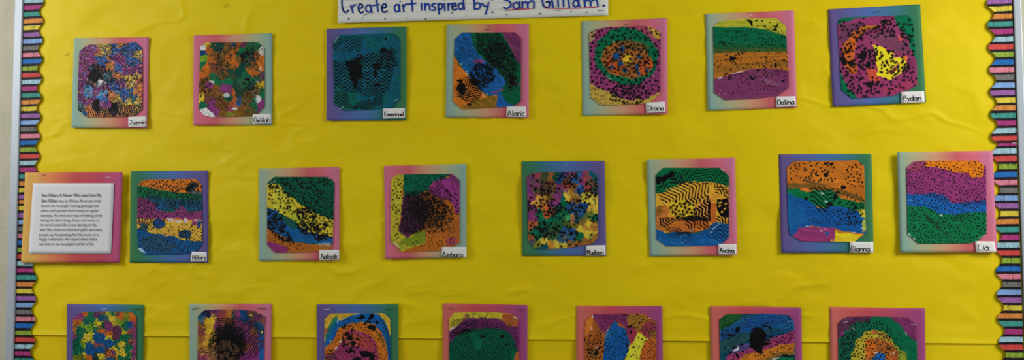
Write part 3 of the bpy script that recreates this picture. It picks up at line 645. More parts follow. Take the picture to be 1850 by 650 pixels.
def art_dotted_patches(A):
    O, G, Y, B, P_ = (190, 88, 24), (6, 100, 70), (200, 176, 36), (12, 76, 140), (130, 52, 104)
    A.cells([(170,210,P_),(215,190,P_),(265,165,O),(320,170,G),(290,200,G),(380,165,DPUR),(440,150,(120,70,60)),(430,190,DBLU),(480,200,(30,80,90)),(500,160,(150,150,40)),(545,190,Y),(550,160,G),(600,150,(110,60,50)),(650,180,O),(640,200,O),(700,190,OLV),(750,175,(200,100,30)),(790,210,O),
        (160,260,O),(195,245,O),(150,320,O),(140,400,P_),(210,320,G),(240,280,LGN),(270,240,(10,90,90)),(330,240,G),(380,260,Y),(330,290,LGN),(290,320,LGN),(420,320,O),(440,350,O),(470,300,DGRN),(500,260,P_),(510,310,P_),(390,310,G),
        (600,320,(90,44,72)),(590,380,(90,44,72)),(560,270,Y),(640,250,LGN),(690,260,G),(740,270,B),(660,350,Y),(700,310,G),(780,260,(160,60,80)),(780,340,P_),(740,350,(150,60,60)),(790,420,P_),(530,370,O),(500,380,O),(520,420,Y),(480,410,Y),
        (230,360,G),(200,400,G),(250,430,Y),(300,390,Y),(320,420,Y),(400,420,B),(380,380,B),(440,400,B),(500,470,B),(540,470,B),(300,500,B),(330,560,B),(280,540,B),(410,530,B),(420,560,B),(380,480,(150,80,80)),(440,490,(120,60,60)),
        (170,460,DGRN),(200,500,G),(240,480,LGN),(170,560,G),(230,560,G),(180,630,OLV),(240,640,(80,90,30)),(260,590,Y),(290,630,O),(430,600,Y),(390,620,(30,50,50)),(480,570,(80,60,70)),(520,590,O),(560,570,P_),(590,580,Y),(570,530,Y),(600,500,G),(650,480,Y),(690,450,G),(720,500,G),(660,580,Y),(700,560,G),(640,620,G),(620,440,G),(570,620,O),(540,640,B),(740,450,(130,70,60)),(780,480,P_),(770,580,P_),(780,630,P_),(730,600,G),(720,400,G),(680,400,G),
        (300,720,O),(500,720,G),(700,720,Y),(200,800,P_),(400,820,B),(600,820,O),(760,800,G)], 24)
    A.streak(.25, 40, 9, 3); A.speck((40,100,50), .35, 26, a=.5); A.speck(Y, .5, 20, a=.6)
    for e in [(405,415,62,58),(500,470,60,44),(312,540,56,60),(425,545,46,42),(745,275,24,34)]: A.E(*e, B, 9)
    A.E(600,340,52,58,(92,44,74),8); A.E(590,405,42,38,(96,46,74),8); A.E(510,290,46,52,(120,48,100),10); A.E(430,492,40,7,(150,80,84),6,a=.8); A.E(430,600,40,22,Y,12); A.E(640,490,40,26,Y,12); A.E(655,585,30,26,Y,12)
    A.dots(A.poly([(130,240),(800,230),(800,900),(130,900)], 0), 27, 7.5, .85, .22)

def art_dark_centre(A):
    A.cells([(160,180,DBLU),(150,210,(20,90,150)),(240,150,(30,30,60)),(300,140,(90,44,90)),(400,150,(140,60,60)),(460,150,(180,110,40)),(480,190,(170,100,40)),(520,170,(40,60,60)),(600,160,DBLU),(640,200,DBLU),(700,170,(90,60,40)),(780,180,DPUR),(820,220,(130,70,60)),(570,160,P2),
        (180,260,(130,90,30)),(250,250,(200,160,30)),(300,230,(222,186,30)),(240,330,(210,170,30)),(270,400,(200,150,40)),(180,340,(130,56,60)),(160,420,(150,90,40)),(220,480,(200,150,40)),(170,540,(190,130,50)),(230,560,(190,130,60)),(180,620,(150,60,90)),(340,220,(120,50,80)),(400,240,(150,70,60)),
        (430,260,(110,70,40)),(560,240,(140,50,110)),(640,300,(110,44,90)),(700,260,(90,50,90)),(790,280,(20,80,120)),(800,330,(40,70,110)),(740,350,(150,90,50)),(760,400,(140,60,90)),(700,420,(120,50,90)),(830,420,(20,90,170)),(830,520,(20,90,170)),(830,620,(20,90,170)),(780,500,(130,50,100)),(640,400,(110,44,100)),
        (560,350,(80,40,80)),(460,320,(90,50,40)),(400,420,(30,24,28)),(460,500,(20,18,20)),(560,450,(70,34,60)),(660,520,(140,70,50)),(700,560,(130,50,100)),(640,620,(140,50,120)),(560,580,(80,40,60)),(740,620,(140,44,120)),(300,560,(190,130,70)),(330,620,(180,110,70)),(420,620,(120,70,50)),(350,330,(120,50,90)),
        (200,760,O2),(400,780,P2),(640,780,P2),(800,760,B2),(300,900,P2)], 36)
    A.streak(.35, 60, 9, 6); A.streak(.5, 75, 7, 8, A.poly([(130,120),(350,150),(300,650),(130,650)], 10), (220, 170, 50))
    m = A.ell(590, 430, 260, 230, 30, 20); A.zig(m, 25, 14, 150, 42, .42, -.5, 50, 6)
    m = A.poly([(330,200),(540,200),(520,380),(330,420)], 20, 8); A.zig(m, 26, 18, 150, -25, .5, -.7, 50, 6)
    m = A.ell(220, 590, 110, 100, 20, 8); A.zig(m, 24, 14, 90, 20, .4, -.3, 40, 6)
    A.P([(320,430),(350,370),(430,340),(560,380),(620,450),(590,560),(480,640),(350,650),(310,540)], (14, 12, 14), 26, 10)
    m = A.ell(450, 480, 200, 200, 26, 15); A.speck(BLK, .05, 12, m, .93); A.zig(m, 25, 16, 120, 40, .55, -.3, 24, 10); A.zig(A.ell(420,560,160,120), 24, 14, 90, 10, .3, -.1, 30, 6, col=(190,130,80), a=.7)
    A.dots(A.poly([(170,240),(250,240),(240,420),(170,420)], 0), 44, 8, .6, .4)
    for p in [(700,170,18,8),(780,140,16,14),(820,355,12,16)]: A.E(*p, (215, 190, 90), 8)

def art_rainbow_arch(A):
    A.fill(A.all(), (206, 166, 44)); A.streak(.15, 20, 9, 4)
    A.P([(125,480),(150,330),(230,200),(300,230),(430,165),(560,140),(700,160),(780,250),(830,400),(860,900),(125,900)], (16, 94, 168), 10, 3)
    A.P([(130,430),(160,320),(225,190),(262,190),(262,240),(210,330),(160,440)], (10, 110, 110), 10, 5, a=.8); A.P([(700,160),(780,250),(825,380),(835,640),(820,640),(800,420),(760,280)], (14,70,110), 5, 5, a=.8)
    A.P([(205,235),(250,170),(262,182),(225,240),(170,320),(160,310)], (60,130,60), 5)
    A.P([(130,520),(230,430),(270,310),(400,260),(520,245),(660,270),(740,360),(790,480),(805,640),(800,900),(130,900)], (196, 104, 28), 8, 3); A.P([(600,300),(700,360),(760,480),(780,640),(740,640),(700,470),(620,350)], (214, 120, 24), 8, 8, a=.8); A.P([(640,290),(730,380),(780,500),(760,520),(700,400)], (110, 84, 30), 8, 6, a=.7)
    A.P([(380,330),(480,340),(600,380),(680,470),(700,640),(690,900),(240,900),(200,620),(250,520),(330,440)], (150, 50, 96), 14, 6); A.P([(380,380),(560,380),(660,470),(640,560),(480,520)], (176, 66, 64), 20, 14, a=.8)
    A.P([(130,600),(230,560),(260,650),(140,660)], (110,50,80), 14, 6, a=.8); A.E(420,440,110,70,(180,84,50),24,14,a=.7)
    A.E(150, 340, 25, 30, (150, 70, 60), 10, a=.8); A.streak(.22, 50, 9, 6)
    A.dots(A.poly([(260,260),(420,190),(650,180),(790,270),(820,450),(820,650),(130,650),(200,400)], 0), 31, 8, .85, .28); A.dots(A.poly([(270,160),(420,160),(420,230),(280,240)], 0), 30, 6, .7, .3)
    A.dots(A.poly([(130,540),(260,540),(260,650),(130,650)], 0), 26, 9, .8, .4)
    for a in [(510,200,50,16,-6),(530,185,16,24,0),(628,187,22,38,22),(608,208,10,22,0),(685,250,18,18,0),(590,243,30,8,6),(628,303,50,24,8),(565,268,16,10,0),(345,285,20,16,0),(400,412,32,26,20),(330,310,22,9,10),(430,470,24,26,0),(580,590,90,34,14),(470,640,52,20,0),(640,640,30,20,20),(360,370,22,22,30),(420,330,12,24,20),(405,545,14,38,10),(330,490,12,38,0),(370,560,40,12,30),(430,555,30,14,20)]: A.blob(a[0], a[1], a[2], a[3], 12, a[4])
    A.speck(BLK, .2, 18, A.ell(410, 450, 110, 100, 20), .9); A.E(395, 235, 40, 14, BLU, 5, a=.4)
    for p in [(265,240,6,20,0),(330,212,16,7,-20),(295,455,16,10,-30),(250,520,8,18,20),(190,450,6,16,10),(470,158,20,5,0)]: A.E(p[0], p[1], p[2], p[3], (190, 200, 210), 4, ang=p[4])
    A.speck((180, 70, 60), .2, 14, A.ell(150, 240, 20, 20), .8)

def art_green_chevron(A):
    A.fill(A.all(), (4, 100, 70)); A.fill(sstep(-.1, .5, A.n(60)), (2, 88, 60), .6)
    A.P([(90,130),(850,130),(850,560),(830,540),(760,380),(680,320),(500,310),(300,320),(180,380),(110,470),(90,470)], (118, 44, 104), 12, 4)
    A.P([(90,130),(850,130),(850,220),(700,240),(600,205),(430,200),(250,205),(190,280),(95,330)], (196, 178, 40), 16, 4); A.P([(660,160),(760,160),(830,220),(830,290),(720,300),(660,220)], (164, 84, 40), 16, 6); A.P([(250,160),(310,160),(290,220),(240,220)], (180,120,70), 10, 6, a=.8)
    A.speck((80, 100, 40), .25, 18, A.poly([(280,140),(640,140),(640,220),(280,220)], 8), .7); A.P([(820,560),(850,540),(850,900),(780,660)], (170, 90, 40), 10)
    A.streak(.22, 30, 9, 4)
    m = A.poly([(100,330),(260,240),(440,220),(830,300),(840,560),(760,540),(740,900),(100,900)], 14, 4)
    A.zig(m * (1 - A.poly([(310,350),(380,350),(450,450),(430,560),(380,540),(330,420)], 14, 6)), 29, 26, 130, 6, .34, -.7, 50, 4)
    A.zig(A.poly([(430,190),(660,210),(680,310),(430,310)], 10, 4), 27, 30, 150, 2, .34, -.5, 60, 4, col=(60, 18, 50))
    A.zig(A.poly([(110,230),(260,200),(400,220),(400,320),(120,420)], 12, 4), 27, 26, 110, -20, .34, -.3, 60, 6)
    A.blob(662, 397, 22, 18, 6); A.blob(455, 400, 26, 14, 8); A.blob(705, 490, 14, 8, 6); A.blob(270, 340, 60, 16, 24); A.blob(190,360,50,12,20)
    A.P([(100,320),(130,295),(190,290),(150,310),(105,350)], (220, 215, 190), 6, a=.7); A.E(800, 198, 14, 8, (220,210,200), 6)
    A.speck(BLK, .48, 14, A.poly([(100,150),(640,150),(640,220),(100,300)], 6), .7, ang=40, asp=2)

def art_blue_tongue(A):
    A.fill(A.all(), (176, 92, 36)); A.fill(sstep(0, .5, A.n(70)), (190, 100, 30), .7)
    A.P([(120,160),(600,150),(590,300),(640,290),(690,350),(640,470),(600,470),(560,300),(460,230),(380,300),(340,370),(300,340),(215,200)], (122, 44, 92), 8, 3)
    A.P([(600,150),(760,150),(800,220),(740,270),(720,340),(680,340),(640,280),(590,300),(580,200)], (156, 106, 34), 10, 4); A.P([(720,330),(760,270),(840,240),(900,280),(890,380),(800,420),(740,370)], (140, 52, 66), 12, 4); A.P([(800,340),(890,340),(895,420),(830,410)], (140,90,40), 12, 6)
    A.P([(130,400),(140,230),(205,165),(218,200),(190,320),(150,400)], (206, 118, 36), 6, 3); A.P([(130,410),(200,300),(235,220),(320,380),(330,500),(300,900),(120,900)], (164, 86, 30), 8, 4); A.P([(220,520),(290,520),(260,640),(180,640)], (120,90,40), 14, 8, a=.7)
    A.P([(655,300),(690,380),(640,460),(600,460),(600,330)], (150, 46, 72), 8, 4)
    A.P([(455,232),(500,290),(560,310),(580,400),(605,460),(585,580),(540,660),(520,900),(280,900),(330,560),(340,400),(400,290)], (14, 86, 160), 7, 3); A.P([(350,400),(420,300),(420,380),(370,460)], (24, 104, 140), 14, 8, a=.7); A.P([(340,380),(375,300),(385,310),(360,400),(345,440)], (110,150,190), 5, a=.6)
    A.P([(690,350),(735,375),(795,425),(760,470),(720,580),(710,660),(700,900),(540,900),(560,620),(610,500),(660,440)], (214, 210, 44), 6, 3)
    A.P([(800,425),(890,410),(895,900),(715,900),(730,560),(770,480)], (184, 92, 32), 8, 4)
    A.streak(.2, 80, 9, 6)
    A.dots(A.poly([(330,330),(580,320),(600,480),(540,900),(300,900)], 0), 29, 8, .9, .25); A.dots(A.poly([(600,160),(900,200),(900,420),(700,320),(590,300)], 0), 33, 9, .8, .3); A.dots(A.poly([(230,170),(600,160),(560,290),(340,360)], 0), 34, 8, .7, .35)
    A.dots(A.poly([(150,380),(310,330),(330,640),(130,640)], 0), 31, 11, .75, .35); A.dots(A.poly([(640,380),(780,420),(700,900),(560,900),(600,560)], 0), 40, 10, .8, .25); A.dots(A.poly([(790,430),(890,430),(890,900),(720,900)], 0), 28, 8, .85, .3)
    for a in [(610,290,36,10,-20),(620,350,10,26,0),(255,570,20,30,10),(180,540,50,8,5),(180,575,26,10,5),(580,490,10,26,-10),(640,518,22,8,10),(290,520,20,12,-40),(125,430,10,30,0),(300,470,14,14,0),(590,550,10,22,10),(690,165,14,8,0),(545,165,18,6,0),(455,200,12,8,0)]: A.blob(a[0], a[1], a[2], a[3], 8, a[4])
    for p in [(200,310,8,18),(255,512,14,5),(210,180,8,16),(815,205,8,8),(795,425,10,6)]: A.E(*p, (210, 190, 180), 5)

def art_night_streaks(A):
    A.fill(A.all(), (12, 70, 110)); 
    A.P([(130,150),(420,150),(330,240),(240,330),(140,330)], (24, 84, 40), 14, 12); A.P([(140,340),(260,280),(420,200),(560,160),(800,150),(960,230),(960,330),(700,300),(500,350),(300,400),(140,460)], (18, 74, 138), 16, 12)
    A.P([(140,450),(330,380),(560,330),(740,330),(560,420),(380,470),(150,640)], (30, 76, 80), 18, 14); A.P([(740,300),(950,220),(950,330),(800,350)], (20,90,140), 12, 10, a=.7)
    A.P([(200,660),(240,590),(400,550),(520,500),(700,420),(850,370),(950,330),(950,480),(780,490),(600,560),(420,600),(330,680)], (150, 50, 100), 12, 8); A.P([(330,490),(440,480),(520,510),(380,550),(260,580)], (90,60,120), 12, 8, a=.8)
    A.P([(330,680),(420,590),(600,550),(780,490),(950,470),(950,590),(800,600),(640,660),(560,900),(300,900)], (186, 108, 28), 10, 6); A.P([(640,640),(800,560),(950,560),(950,600),(800,610),(700,660)], (110,86,40), 10, 6, a=.8)
    A.P([(700,660),(800,615),(950,610),(960,900),(600,900)], (6, 104, 70), 10, 6); A.P([(150,560),(220,560),(200,700),(150,700)], (10,74,90), 14, 10)
    A.streak(.35, -22, 8, 14); A.streak(.4, -22, 6, 16, A.poly([(140,160),(600,160),(140,420)], 6), (80, 130, 40))
    A.dots(A.poly([(160,190),(930,190),(940,560),(300,650),(160,640)], 0), 37, 9, .62, .35)
    A.dots(A.poly([(160,330),(360,300),(380,400),(180,440)], 0), 32, 11, .8, .35); A.dots(A.poly([(700,380),(940,350),(940,470),(660,500)], 0), 30, 9, .9, .25); A.dots(A.poly([(740,590),(950,590),(950,640),(740,640)], 0), 26, 11, .8, .3)
    A.P([(500,320),(560,295),(620,320),(650,380),(640,470),(610,520),(590,590),(550,560),(480,520),(460,440),(475,370)], BLK, 14, 3)
    for a in [(650,290,60,8,18),(655,260,14,10,0),(690,310,9,22,-30),(690,400,34,10,10),(640,480,44,16,-20),(660,440,26,10,0),(300,520,26,12,-20),(375,482,14,14,0),(340,605,14,28,-30),(265,580,14,12,0),(870,605,60,10,6),(335,330,22,30,30),(250,380,14,18,0),(175,380,10,20,20)]: A.blob(a[0], a[1], a[2], a[3], 10, a[4])
    A.P([(290,545),(330,525),(345,503),(356,520),(345,545),(300,555)], (222, 222, 222), 5); A.P([(700,640),(800,620),(740,650),(752,660)], (215,215,205), 8, a=.9); A.speck((90,160,200), .5, 10, A.poly([(780,220),(940,220),(940,330),(780,340)], 6), .6, -15, 5)

def art_green_arch(A):
    A.fill(A.all(), (4, 100, 64)); A.P([(130,180),(520,180),(470,240),(330,250),(220,340),(160,420),(130,430)], (84, 42, 72), 12, 6); A.P([(160,200),(300,190),(280,230),(180,230)], (110,50,90), 8, 6, a=.8)
    A.P([(250,320),(310,300),(300,340),(240,345)], (140,50,110), 8); A.P([(160,350),(210,340),(200,420),(160,430)], (120, 44, 100), 12, 6)
    A.P([(690,190),(880,190),(990,280),(990,450),(930,430),(860,350),(800,270),(740,230)], (118, 42, 92), 10, 6)
    A.P([(150,420),(330,260),(500,260),(420,400),(300,560),(290,900),(150,900)], (8, 84, 64), 18, 12, a=.9)
    A.P([(280,600),(330,500),(320,440),(390,400),(440,340),(530,325),(640,350),(720,440),(800,540),(860,560),(900,900),(280,900)], (176, 160, 38), 12, 5); A.P([(720,450),(800,540),(880,580),(900,900),(740,900),(760,560)], (110, 130, 34), 14, 8, a=.8)
    A.P([(430,580),(430,470),(480,420),(560,420),(700,460),(780,560),(820,900),(420,900)], (176, 96, 34), 14, 6); A.P([(440,440),(510,420),(540,500),(530,600),(440,600)], (206, 100, 22), 12, 6); A.P([(490,360),(530,325),(560,350),(530,380)], (200, 90, 50), 8); A.P([(540,360),(650,360),(720,430),(680,450),(600,400)], (130, 100, 40), 12, 8, a=.9)
    A.P([(540,600),(560,570),(640,580),(640,900),(500,900),(510,640)], (22, 90, 168), 6); A.P([(720,590),(760,600),(790,680),(730,680)], (196, 84, 50), 8)
    A.streak(.28, 45, 8, 8, A.poly([(500,180),(990,180),(990,900),(700,900)], 10)); A.streak(.2, -40, 8, 5)
    A.zig(A.poly([(600,430),(720,470),(800,640),(640,560)], 10), 22, 8, 100, 40, .3, -.1, 40, 5)
    A.dots(A.poly([(240,210),(560,210),(700,300),(760,420),(820,500),(750,900),(160,900),(160,420),(260,330)], 0), 34, 11, .85, .28); A.dots(A.poly([(180,400),(330,300),(300,500),(170,640)], 0), 27, 9, .7, .35); A.dots(A.poly([(700,250),(960,430),(960,560),(800,520)], 0), 50, 8, .5, .35)
    for p in [(310,320,5,16,-20),(868,366,6,14,-20),(545,572,14,8,0),(735,578,18,6,0),(205,195,18,4,-5)]: A.E(p[0], p[1], p[2], p[3], (215, 215, 210), 3, ang=p[4])
P2, O2, B2 = (130, 50, 104), (190, 100, 40), (20, 80, 150)

# photo window the sheet was measured in, window size there, card corners, sheet outline, tag corners, staples, art, words
SHEETS = [
 dict(crop=(120,55,160,562), card='sage', mount=[(48,48),(525,43),(513,620),(33,617)], paper=[(82,135),(130,92),(250,84),(440,75),(480,110),(484,300),(482,500),(440,538),(380,548),(130,552),(75,505),(72,460),(76,300)],
      tag=[(393,548),(507,545),(507,612),(393,612)], st=[((258,76),(290,64),0),((475,630),(505,618),1)], art=art_feathered, word=('Jazmin', 233.2, 263.6, 224.4, 223.8, 4.2, 7.6),
      label='painting with black feathered combing over purple, blue and orange, above the text sheet'),
 dict(crop=(340,50,160,562), card='sage_r', mount=[(35,50),(535,35),(535,620),(33,620)], paper=[(78,120),(108,95),(440,92),(482,130),(485,300),(485,500),(440,545),(400,562),(150,568),(100,555),(70,522),(72,300)],
      tag=[(410,548),(525,545),(525,608),(410,612)], st=[((258,78),(288,63),0)], art=art_leafy, word=('Delilah', 458.6, 488, 220.4, 220.2, 4.5, 8.5),
      label='painting of rust orange and green smudges with bare white spots along its edges'),
 dict(crop=(580,40,160,562), card='blue', mount=[(35,42),(543,28),(543,622),(35,624)], paper=[(75,118),(115,80),(300,74),(460,72),(497,105),(500,300),(500,490),(455,540),(330,555),(145,562),(85,520),(78,300)],
      tag=[(394,548),(532,545),(532,608),(394,612)], st=[((465,500),(490,487),0),((115,552),(142,538),0)], art=art_teal_chevron, word=('Emmanuel', 694.2, 729.6, 209.8, 209.4, 4.2, 8.2),
      label='dark teal painting with black chevron stripes and a black patch'),
 dict(crop=(800,35,160,562), card='sage', mount=[(25,33),(546,28),(546,626),(20,620)], paper=[(75,125),(125,82),(300,84),(455,82),(497,120),(497,300),(495,520),(450,550),(330,560),(120,570),(65,520),(68,300)],
      tag=[(405,553),(529,553),(531,620),(403,618)], st=[((268,66),(305,62),2),((285,48),(300,46),2)], art=art_diagonal, word=('Alaric', 917.1, 947.9, 209.5, 209.3, 5.8, 9.5),
      label='painting with a diagonal blue band between green and orange corners'),
 dict(crop=(1045,25,170,582), card='sage', mount=[(20,45),(548,27),(552,620),(25,630)], paper=[(66,120),(110,95),(190,82),(440,75),(508,120),(508,300),(508,490),(450,545),(380,560),(140,566),(75,515),(70,300)],
      tag=[(416,548),(533,542),(537,608),(420,613)], st=[((280,70),(312,62),2)], art=art_star_ring, word=('Ilrana', 1168, 1199.5, 199.2, 199.2, 4.8, 8.0),
      label='star-stamped painting with a green ring around an orange centre with blue spots'),
 dict(crop=(1270,10,175,583), card='sage', mount=[(15,50),(547,30),(565,615),(30,632)], paper=[(60,130),(100,95),(260,78),(440,76),(500,125),(507,300),(517,400),(517,495),(450,545),(300,562),(130,568),(68,525),(66,300)],
      tag=[(440,548),(557,545),(560,605),(440,612)], st=[((255,72),(292,58),0)], art=art_four_bands, word=('Dalina', 1404, 1435.5, 189.0, 188.0, 4.8, 8.6),
      label='painting in four flat bands, yellow, green, orange and purple, with black dots'),
 dict(crop=(1490,0,190,618), card='blue', mount=[(20,55),(560,25),(595,600),(47,627)], paper=[(75,150),(80,120),(110,103),(400,92),(485,88),(517,115),(528,250),(540,380),(543,500),(450,555),(340,570),(160,578),(97,530),(86,340)],
      tag=[(449,540),(584,535),(588,600),(450,607)], st=[((290,76),(328,66),1)], art=art_star_swirl, word=('Eydan', 1631, 1664.8, 182.2, 181.0, 5.2, 9.0),
      label='star-stamped purple painting with a bright yellow patch, at the right end of the top row'),
 dict(crop=(225,295,165,564), card='blue_r', mount=[(38,48),(518,43),(518,612),(33,612)], paper=[(80,140),(105,105),(150,98),(440,96),(475,130),(478,300),(480,500),(440,545),(360,560),(130,565),(85,530),(78,400),(80,300)],
      tag=[(415,543),(508,548),(508,606),(408,606)], st=[], art=art_speckled_bands, word=('Hillary', 347.2, 371.9, 469.0, 468.4, 4.6, 7.6),
      label='speckled painting with orange, green, purple, yellow and blue layers, right beside the text sheet'),
 dict(crop=(460,290,165,564), card='sage', mount=[(27,48),(524,40),(524,615),(30,620)], paper=[(78,140),(122,100),(455,100),(492,135),(487,350),(482,520),(470,545),(400,558),(300,565),(125,568),(78,520),(78,300)],
      tag=[(399,550),(522,550),(522,612),(401,615)], st=[((100,140),(130,125),0),((440,105),(465,112),0),((440,528),(468,515),0)], art=art_green_yellow, word=('Aaliyah', 579.3, 609.3, 466.9, 466.7, 4.6, 8.2),
      label='painting with yellow and blue bands sweeping down below a black-flecked green corner'),
 dict(crop=(685,285,165,564), card='sage_r', mount=[(30,50),(538,38),(540,615),(38,625)], paper=[(75,130),(110,103),(450,100),(497,140),(497,300),(497,525),(440,560),(380,572),(140,580),(72,515),(73,300)],
      tag=[(387,550),(538,550),(540,615),(387,608)], st=[], art=art_dark_middle, word=('Ainhara', 799, 836.2, 463.7, 463.5, 5.3, 9.2),
      label='painting with a yellow left edge, green top and dense black speckles in the middle'),
 dict(crop=(935,280,170,567), card='blue_r', mount=[(25,37),(525,35),(535,607),(28,607)], paper=[(55,135),(80,110),(130,105),(440,95),(483,130),(485,300),(485,500),(450,535),(300,560),(110,568),(65,525),(60,300)],
      tag=[(413,545),(529,542),(531,603),(412,606)], st=[((284,62),(296,58),0)], art=art_star_patchwork, word=('Madison', 1060, 1090.6, 459.8, 459.5, 5.0, 8.6),
      label='star-stamped patchwork painting of purple, green, blue and yellow smudges'),
 dict(crop=(1160,275,180,585), card='sage', mount=[(27,45),(545,32),(560,605),(45,610)], paper=[(80,135),(125,90),(300,90),(455,90),(510,140),(510,300),(510,500),(460,545),(220,552),(145,552),(85,510),(82,300)],
      tag=[(446,536),(554,540),(554,600),(450,600)], st=[((292,68),(306,64),0),((455,98),(482,104),0)], art=art_zigzag_sun, word=('Avaiya', 1300.7, 1327, 455.6, 456.4, 5.0, 7.8),
      label='painting of black zigzags over green, golden yellow and blue, with a clump of stars'),
 dict(crop=(1400,265,190,602), card='blue', mount=[(22,42),(552,40),(565,605),(36,607)], paper=[(68,120),(105,83),(470,77),(510,110),(515,300),(518,420),(522,490),(455,545),(300,545),(150,540),(85,500),(75,430),(72,300)],
      tag=[(428,543),(563,545),(563,605),(428,605)], st=[], art=art_orange_over_blue, word=('Gianna', 1536.5, 1572, 453.4, 453.2, 5.0, 9.0),
      label='painting with a broad orange top over blue, and pink and yellow along the bottom'),
 dict(crop=(1610,260,240,743), card='sage', mount=[(33,45),(568,38),(592,605),(50,607)], paper=[(85,130),(125,95),(480,92),(530,125),(532,300),(533,500),(490,540),(440,555),(155,557),(92,505),(88,300)],
      tag=[(470,543),(577,545),(587,605),(475,605)], st=[((483,530),(527,508),0)], art=art_purple_over_green, word=('Lia', 1766.6, 1786.9, 451.0, 452.0, 6.2, 9.6), over=True,
      label='dotted painting in orange, purple, blue and green layers, lapping over the striped border'),
 dict(crop=(110,540,160,945), card='blue', mount=[(65,52),(885,62),(875,1035),(58,1035)], paper=[(130,210),(175,165),(240,138),(500,130),(750,135),(808,190),(808,500),(808,850),(750,920),(200,920),(128,860),(130,500)],
      tag=None, st=[((440,110),(488,104),0),((775,112),(850,106),2)], art=art_dotted_patches, word=None,
      label='dotted painting of many small green, yellow, blue and orange patches, lower left corner'),
 dict(crop=(335,540,165,975), card='sage', mount=[(45,50),(920,50),(915,1040),(47,1040)], paper=[(135,180),(200,120),(480,108),(740,128),(860,190),(842,300),(835,850),(780,920),(200,920),(128,850),(132,500)],
      tag=None, st=[((70,112),(140,94),1),((775,98),(862,104),2)], art=art_dark_centre, word=None,
      label='purple and yellow painting with a large smoky black centre in the bottom row'),
 dict(crop=(565,540,165,975), card='blue', mount=[(45,57),(915,57),(915,1045),(45,1045)], paper=[(125,220),(190,152),(490,150),(760,150),(830,215),(833,500),(835,850),(770,920),(200,920),(125,850),(125,500)],
      tag=None, st=[((120,112),(178,106),0),((790,108),(858,114),2)], art=art_rainbow_arch, word=None,
      label='painting of a blue arch around orange and magenta with yellow upper corners'),
 dict(crop=(795,540,165,975), card='rose', mount=[(30,45),(933,65),(930,1045),(25,1035)], paper=[(95,210),(150,145),(500,135),(760,155),(840,215),(845,500),(850,850),(780,920),(170,920),(95,850),(98,500)],
      tag=None, st=[((90,100),(140,96),2),((830,112),(880,120),2)], art=art_green_chevron, word=None,
      label='green painting with black chevron lines under a purple and yellow top edge'),
 dict(crop=(1035,540,170,1005), card='rose', mount=[(37,70),(955,75),(965,1060),(35,1060)], paper=[(125,300),(140,220),(210,160),(500,156),(760,155),(890,250),(893,850),(830,930),(200,930),(125,870),(125,500)],
      tag=None, st=[], art=art_blue_tongue, word=None,
      label='painting with a tall dotted blue shape and a yellow strip between orange sides'),
 dict(crop=(1275,540,180,1064), card='rose', mount=[(45,73),(1020,90),(1035,1070),(62,1070)], paper=[(143,220),(220,160),(650,155),(880,170),(940,230),(957,560),(957,860),(890,930),(230,930),(160,870),(150,500)],
      tag=None, st=[((870,240),(930,234),0)], art=art_night_streaks, word=None,
      label='streaky blue and green painting with one large black blot in its middle'),
 dict(crop=(1490,540,190,1123), card='rose', mount=[(50,83),(1067,100),(1085,1110),(70,1110)], paper=[(140,260),(220,188),(500,185),(880,195),(975,270),(985,560),(990,900),(920,980),(230,980),(150,900),(145,560)],
      tag=None, st=[((190,258),(245,240),0),((915,276),(975,274),0)], art=art_green_arch, word=None,
      label='dotted painting of a green arch over yellow and orange, rightmost in the bottom row'),
]
LP = (24.0, 41.0, 0.21)
